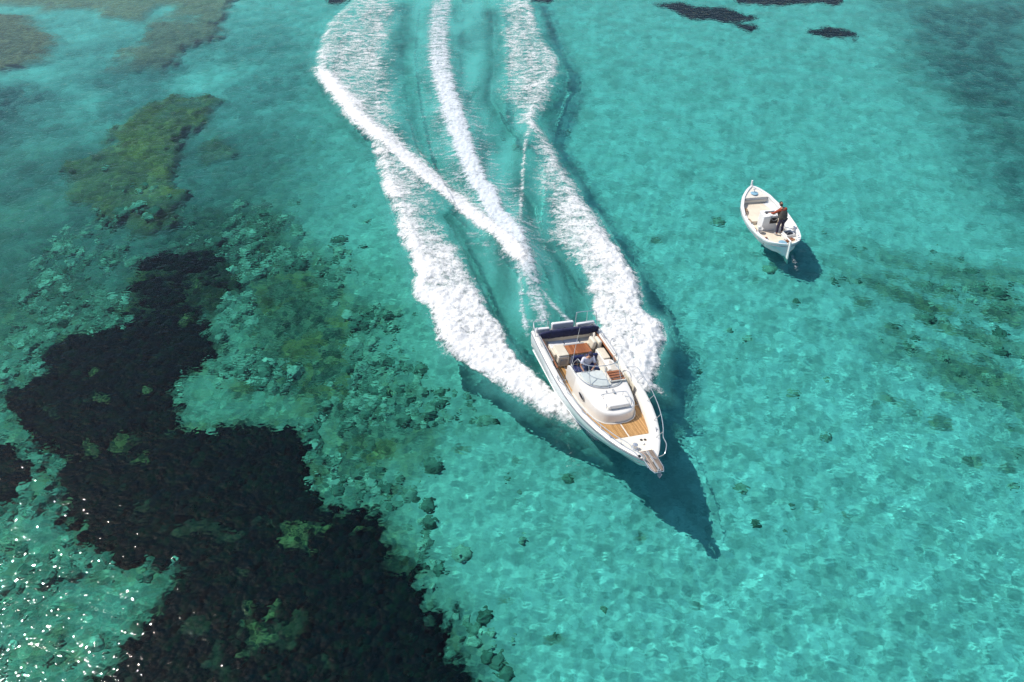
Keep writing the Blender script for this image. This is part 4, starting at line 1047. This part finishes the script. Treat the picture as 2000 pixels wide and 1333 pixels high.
person('driver', driver, dict(pelvis=(0, 0, .08), waist=(0, .05, .26), chest=(0, .10, .46), neck=(0, .14, .60), head_base=(0, .17, .68), head=(0, .20, .775),
    sh_r=(.20, .10, .52), el_r=(.33, .20, .27), wr_r=(.29, .42, .20), sh_l=(-.20, .10, .52), el_l=(-.26, .28, .28), wr_l=(-.06, .46, .24),
    hip_r=(.10, .03, .05), kn_r=(.17, .44, .06), an_r=(.17, .52, -.38), toe_r=(.18, .68, -.44), hip_l=(-.10, .03, .05), kn_l=(-.15, .44, .06), an_l=(-.15, .52, -.38), toe_l=(-.16, .68, -.44)),
    dict(shirt=POLO, trousers=JEANS, shoe=WHITE_VINYL, hair=CAPM, sleeve_len=.8), True, 0)

# ------------------------------------------------------------------ the small fishing boat (local: x starboard, y towards the bow)
FB_MAT = boat_matrix((13.15, 29.29, 0.0), 97.5, 0, 0)
fb = empty('fishing_boat', FB_MAT)
tag(fb, 'small open white fishing boat with a console, right of the wake', 'boat')
W_PAINT = solid('white_paint', (.80, .79, .76), .4, vary=.05, scale=3)
BLUE_W = solid('pale_blue_paint', (.66, .73, .77), .45, vary=.06, scale=2)
SOLE = solid('cream_sole', (.72, .62, .48), .6, vary=.08, scale=2.5)
LBLUE = solid('light_blue_paint', (.22, .40, .50), .5, vary=.15, scale=8)
WOOD = solid('brown_wood', (.28, .11, .05), .6, vary=.25, scale=10)
ROPE = solid('old_rope', (.30, .21, .14), .9, vary=.3, scale=20)
FBB = [(-.25, .02), (-.2, .18), (-.1, .40), (.15, .72), (.5, .93), (1, 1.07), (1.6, 1.14), (2.2, 1.16), (2.8, 1.13), (3.4, 1.00), (4.0, .75), (4.3, .54), (4.55, .31), (4.68, .14), (4.76, .02)]
FBZ = [(-.25, .68), (.3, .54), (1, .50), (2.2, .47), (3.5, .56), (4.76, .88)]
yf = [-.25, -.22, -.17, -.1, 0, .15, .3, .5, .75, 1, 1.3, 1.6, 1.9, 2.2, 2.5, 2.8, 3.1, 3.4, 3.7, 4.0, 4.2, 4.4, 4.55, 4.65, 4.72, 4.76]
def fsec(y):
    b2, z = tab(y, FBB), tab(y, FBZ)
    f = math.exp(-((y - 2.1) / 1.55) ** 2)          # wineglass sections at both ends
    return [(b2, z), (b2 * (.86 + .12 * f), z * .66), (b2 * (.45 + .45 * f), z * .2), (b2 * (.18 + .52 * f), -.12), (b2 * (.06 + .29 * f), -.27)]
R = []
for y in yf:
    s_ = fsec(y); R.append([(x, y, z) for x, z in s_] + [(0, y, -.34)] + [(-x, y, z) for x, z in s_[::-1]])
q = MB(); q.rings(R, False); fhull = q.build('hull', BLUE_W, fb, angle=60)
for sx in (1, -1):
    q = MB(); q.rings([[(sx * (tab(y, FBB) + .02), y, tab(y, FBZ) - .05), (sx * (tab(y, FBB) + .025), y, tab(y, FBZ) + .035), (sx * max(tab(y, FBB) - .13, 0), y, tab(y, FBZ) + .035), (sx * max(tab(y, FBB) - .14, 0), y, tab(y, FBZ) - .02)] for y in yf], False)
    q.build('gunwale', W_PAINT, fb, angle=40)
    q = MB(); q.rings([[(sx * max(tab(y, FBB) - .10, 0), y, tab(y, FBZ)), (sx * max(tab(y, FBB) - .17, 0), y, .10)] for y in yf], False); q.build('inner_side', W_PAINT, fb)
    q = MB(); q.tube([(sx * (tab(y, FBB) + .015), y, tab(y, FBZ) - .12) for y in yf], .018, 6); q.build('rubbing_strake', GREY, fhull)
q = MB(); q.rings([[(x * max(tab(y, FBB) - .15, .01), y, .15) for x in (-1, 0, 1)] for y in yf], False); sole = q.build('sole', SOLE, fb)
q = MB(); q.rings([[(x * max(tab(y, FBB) - .12, .005), y, tab(y, FBZ) - .02) for x in (-1, 0, 1)] for y in (3.98, 4.1, 4.25, 4.4, 4.55, 4.7)], False); q.add([(x * (tab(3.98, FBB) - .12), 3.98, z) for x in (-1, 1) for z in (.13, tab(3.98, FBZ) - .02)], [(0, 1, 3, 2)]); q.build('foredeck', GEL_WARM, fb)
q = MB(); q.rings([[(x * max(tab(y, FBB) - .12, .005), y, .40) for x in (-1, 0, 1)] for y in (-.2, -.1, 0, .15, .3, .5, .62)], False); q.add([(x * (tab(.62, FBB) - .12), .62, z) for x in (-1, 1) for z in (.13, .40)], [(0, 1, 3, 2)]); q.build('aft_deck', SOLE, fb)
q = MB(); q.box((0, 3.96, .56), (1.24, .05, .10)); q.build('coaming', GREY, fb, .01)
q = MB(); q.rings([[(-max(tab(y, FBB) - .15, .01), y, .14), (-max(tab(y, FBB) - .15, .01), y, .34), (max(tab(y, FBB) - .44, .01), y, .34), (max(tab(y, FBB) - .44, .01), y, .14)] for y in (2.34, 2.6, 2.9, 3.2, 3.5, 3.8, 3.97)], True, True, True); q.build('raised_sole', SOLE, fb, angle=30)
for x, y, z, r in ((-.02, 4.27, tab(4.27, FBZ) - .02, .19), (-.02, .30, .40, .20)):
    q = MB(); q.lathe((x, y, z), [(r, 0), (r, .02), (r * .8, .03)], 22); q.build('round_hatch', LBLUE, fb)
q = MB(); q.rings([[(.93 * 1, y, .34) if False else (tab(y, FBB) - .14, y, .34), (tab(y, FBB) - .42, y, .34), (tab(y, FBB) - .42, y, .13)] for y in (.7, 1.2, 1.8, 2.4, 3.0, 3.5, 3.9)], False); q.build('side_bench', W_PAINT, fb)
q = MB(); q.rings([[(-tab(y, FBB) + .14, y, .32), (-tab(y, FBB) + .34, y, .32), (-tab(y, FBB) + .34, y, .13)] for y in (.8, 1.2, 1.8, 2.4, 3.0, 3.5, 3.9)], False); q.build('side_bench', W_PAINT, fb)
q = MB(); q.box((-.14, 2.03, .55), (.74, .56, .86)); con = q.build('console', W_PAINT, fb, .02)
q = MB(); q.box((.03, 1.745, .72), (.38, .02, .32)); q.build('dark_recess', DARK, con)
q = MB(); q.box((-.12, 2.1, 1.02), (.5, .03, .10), 0, .3); q.build('dark_screen', GREY, con, .006)
q = MB(); q.lathe((-.30, 2.02, .98), [(.045, 0), (.045, .04), (.02, .06)], 12); q.build('compass', DARK, con)
q = MB(); q.tube([(.0 + .15 * math.cos(a), 1.70 + .06 * math.sin(a), .92 + .14 * math.sin(a)) for a in np.linspace(0, 2 * math.pi, 20, endpoint=False)], .012, 6, True); q.tube([(0, 1.76, .90), (0, 1.70, .92)], .015, 6); q.build('steering_wheel', GREY, con)
q = MB(); q.tube([(.02, .72, .66), (.04, .2, .78), (.05, -.25, .86)], [.024, .028, .035], 8); q.build('tiller', W_PAINT, fb)
q = MB(); q.add([(sx * .03, y, z) for sx in (1, -1) for y, z in ((-.24, .92), (-.34, .92), (-.56, -.35), (-.24, -.35))], [(0, 1, 2, 3), (7, 6, 5, 4), (0, 4, 5, 1), (1, 5, 6, 2), (2, 6, 7, 3), (3, 7, 4, 0)]); q.build('rudder', W_PAINT, fb, .01)
q = MB(); q.tube([(0, 4.70, .55), (0, 4.80, 1.0), (0, 4.82, 1.16)], [.05, .055, .045], 8); q.build('stem_post', W_PAINT, fb)
q = MB(); q.tube([(0, 4.35, .80), (0, 4.35, .95)], .025, 8); q.tube([(-.08, 4.35, .93), (.08, 4.35, .93)], .018, 6); q.build('bollard', STEEL, fb)
for sx in (1, -1):
    for y in (1.2, 2.6):
        q = MB(); q.tube([(sx * (tab(y, FBB) - .06), y, tab(y, FBZ) + .03), (sx * (tab(y, FBB) - .06), y, tab(y, FBZ) + .16)], .014, 6); q.build('thole_pin', WOOD, fb)
for x, y in ((.84, .16), (.62, -.0), (.93, .34)):
    q = MB(); q.lathe((x * .8, y + .1, .66), [(.03, 0), (.045, .03), (.03, .07)], 10); q.build('cleat', W_PAINT, fb)
def fb_thing(name, local, rz=0):
    return empty(name, FB_MAT @ Matrix.Translation(local) @ Matrix.Rotation(rz, 4, 'Z'))
# things carried in the fishing boat
b0 = fb_thing('bucket', (-.62, 1.62, .155)); tag(b0, 'white plastic bucket beside the fishing boat console', 'bucket')
q = MB(); R = [(.10, 0), (.13, .24), (.138, .24), (.138, .255), (.12, .255), (.095, .02)]
q.lathe((0, 0, 0), R, 18); q.build('pail', W_PAINT, b0)
q = MB(); q.tube([(.13 * math.cos(a), .02, .25 + .10 * math.sin(a)) for a in np.linspace(0, math.pi, 12)], .006, 5); q.build('handle', STEEL, b0)
b1 = fb_thing('crate', (.56, .98, .155), .2); tag(b1, 'open white crate holding black gear near the stern quarter', 'crate')
q = MB()
for c_, s_ in (((0, .19, .16), (.46, .03, .32)), ((0, -.19, .16), (.46, .03, .32)), ((.215, 0, .16), (.03, .35, .32)), ((-.215, 0, .16), (.03, .35, .32)), ((0, 0, .015), (.42, .36, .03))): q.box(c_, s_)
q.build('box', W_PAINT, b1, .006)
b2_ = fb_thing('battery', (.56, .98, .19), .2); tag(b2_, 'black battery sitting inside the open white crate', 'battery')
q = MB(); q.box((0, 0, .13), (.30, .24, .26)); q.build('case', DARK, b2_, .015)
q = MB(); q.lathe((.09, .05, .26), [(.02, 0), (.02, .03)], 8); q.build('terminal', STEEL, b2_)
q = MB(); q.tube([(-.1, 0, .26), (-.06, 0, .31), (.06, 0, .31), (.1, 0, .26)], .01, 6); q.build('carry_strap', GREY, b2_)
b3 = fb_thing('plank', (.40, .42, .405), .3); tag(b3, 'short red brown board lying on the aft deck by the tiller', 'board')
q = MB(); q.box((0, 0, .02), (.52, .10, .035)); q.box((.05, .10, .02), (.40, .07, .03), .1); q.build('board', WOOD, b3, .006)
b4 = fb_thing('rope', (-.80, 2.5, .345)); tag(b4, 'brown rope strewn along the port bench of the fishing boat', 'rope')
q = MB(); rr = random.Random(4)
q.tube(smooth_path([(-.12 + .09 * math.sin(i * 1.7) + rr.uniform(-.03, .03) + (.10 if i > 6 else 0) , -1.1 + i * .21, .03 + .02 * rr.random()) for i in range(11)], 5), .022, 6); q.build('strand', ROPE, b4)
q = MB(); q.tube(smooth_path([(.08 * math.cos(i * .9) * (1 + i * .03), .75 + .10 * math.sin(i * .9) * (1 + i * .03), .03 + i * .004) for i in range(20)], 4), .018, 6); q.build('coil', ROPE, b4)
b5 = fb_thing('net_bundle', (.74, 3.05, .345)); tag(b5, 'white bundle of folded netting on the starboard bench', 'netting')
R = []
for j in range(8):
    ph = math.pi / 2 * j / 7
    R.append([(.20 * math.cos(ph) * math.cos(a) * (1 + .25 * math.sin(a * 3 + j)), .38 * math.cos(ph) * math.sin(a) * (1 + .18 * math.cos(a * 4 + j)), .17 * math.sin(ph)) for a in np.linspace(0, 2 * math.pi, 20, endpoint=False)])
q = MB(); q.rings(R, True, True, True); q.build('bundle', W_PAINT, b5, angle=60)
b6 = fb_thing('fishing_gear', (-.62, .95, .155)); tag(b6, 'grey tray with small tackle on the sole by the port quarter', 'tray')
q = MB(); q.box((0, 0, .05), (.34, .24, .10)); q.build('tray', GREY, b6, .02)
q = MB(); q.lathe((.06, .02, .10), [(.05, 0), (.05, .05), (.03, .06)], 12); q.build('reel', WOOD, b6)
q = MB(); q.lathe((-.08, -.03, .10), [(.035, 0), (.04, .03), (.02, .07)], 10); q.build('float', W_PAINT, b6)
ORANGE = solid('orange_sleeve', (.30, .05, .02), .8, vary=.2, scale=10)
VEST = solid('grey_brown_vest', (.105, .085, .07), .9, vary=.15, scale=9, bump=.4, bscale=14)
NAVY_T = solid('dark_trousers', (.035, .03, .06), .85, vary=.2)
HAIR = solid('dark_hair', (.035, .028, .024), .7, vary=.3, scale=30)
man = fb_thing('person', (.26, 1.36, .155), .35)
tag(man, 'person in grey vest and orange sleeves standing at the console', 'person')
person('man', man, dict(pelvis=(0, 0, .92), waist=(0, .06, 1.07), chest=(0, .17, 1.27), neck=(0, .26, 1.40), head_base=(0, .30, 1.46), head=(0, .35, 1.55),
    sh_r=(.23, .17, 1.33), el_r=(.33, .27, 1.10), wr_r=(.22, .45, 1.02), sh_l=(-.23, .19, 1.33), el_l=(-.37, .34, 1.12), wr_l=(-.34, .54, 1.05),
    hip_r=(.10, 0, .86), kn_r=(.15, .03, .48), an_r=(.16, -.02, .08), toe_r=(.19, .12, .035), hip_l=(-.10, 0, .86), kn_l=(-.13, .06, .48), an_l=(-.15, 0, .08), toe_l=(-.17, .14, .035)),
    dict(shirt=ORANGE, trousers=NAVY_T, shoe=GREY, hair=HAIR, sleeve_len=1.75), False, .1, vest=VEST)
for o in S.objects:
    if o.type == 'MESH' and o.parent in (boat, fb) and o.name.startswith('hull'): o.cycles.is_caustics_receiver = True
bpy.context.view_layer.update()
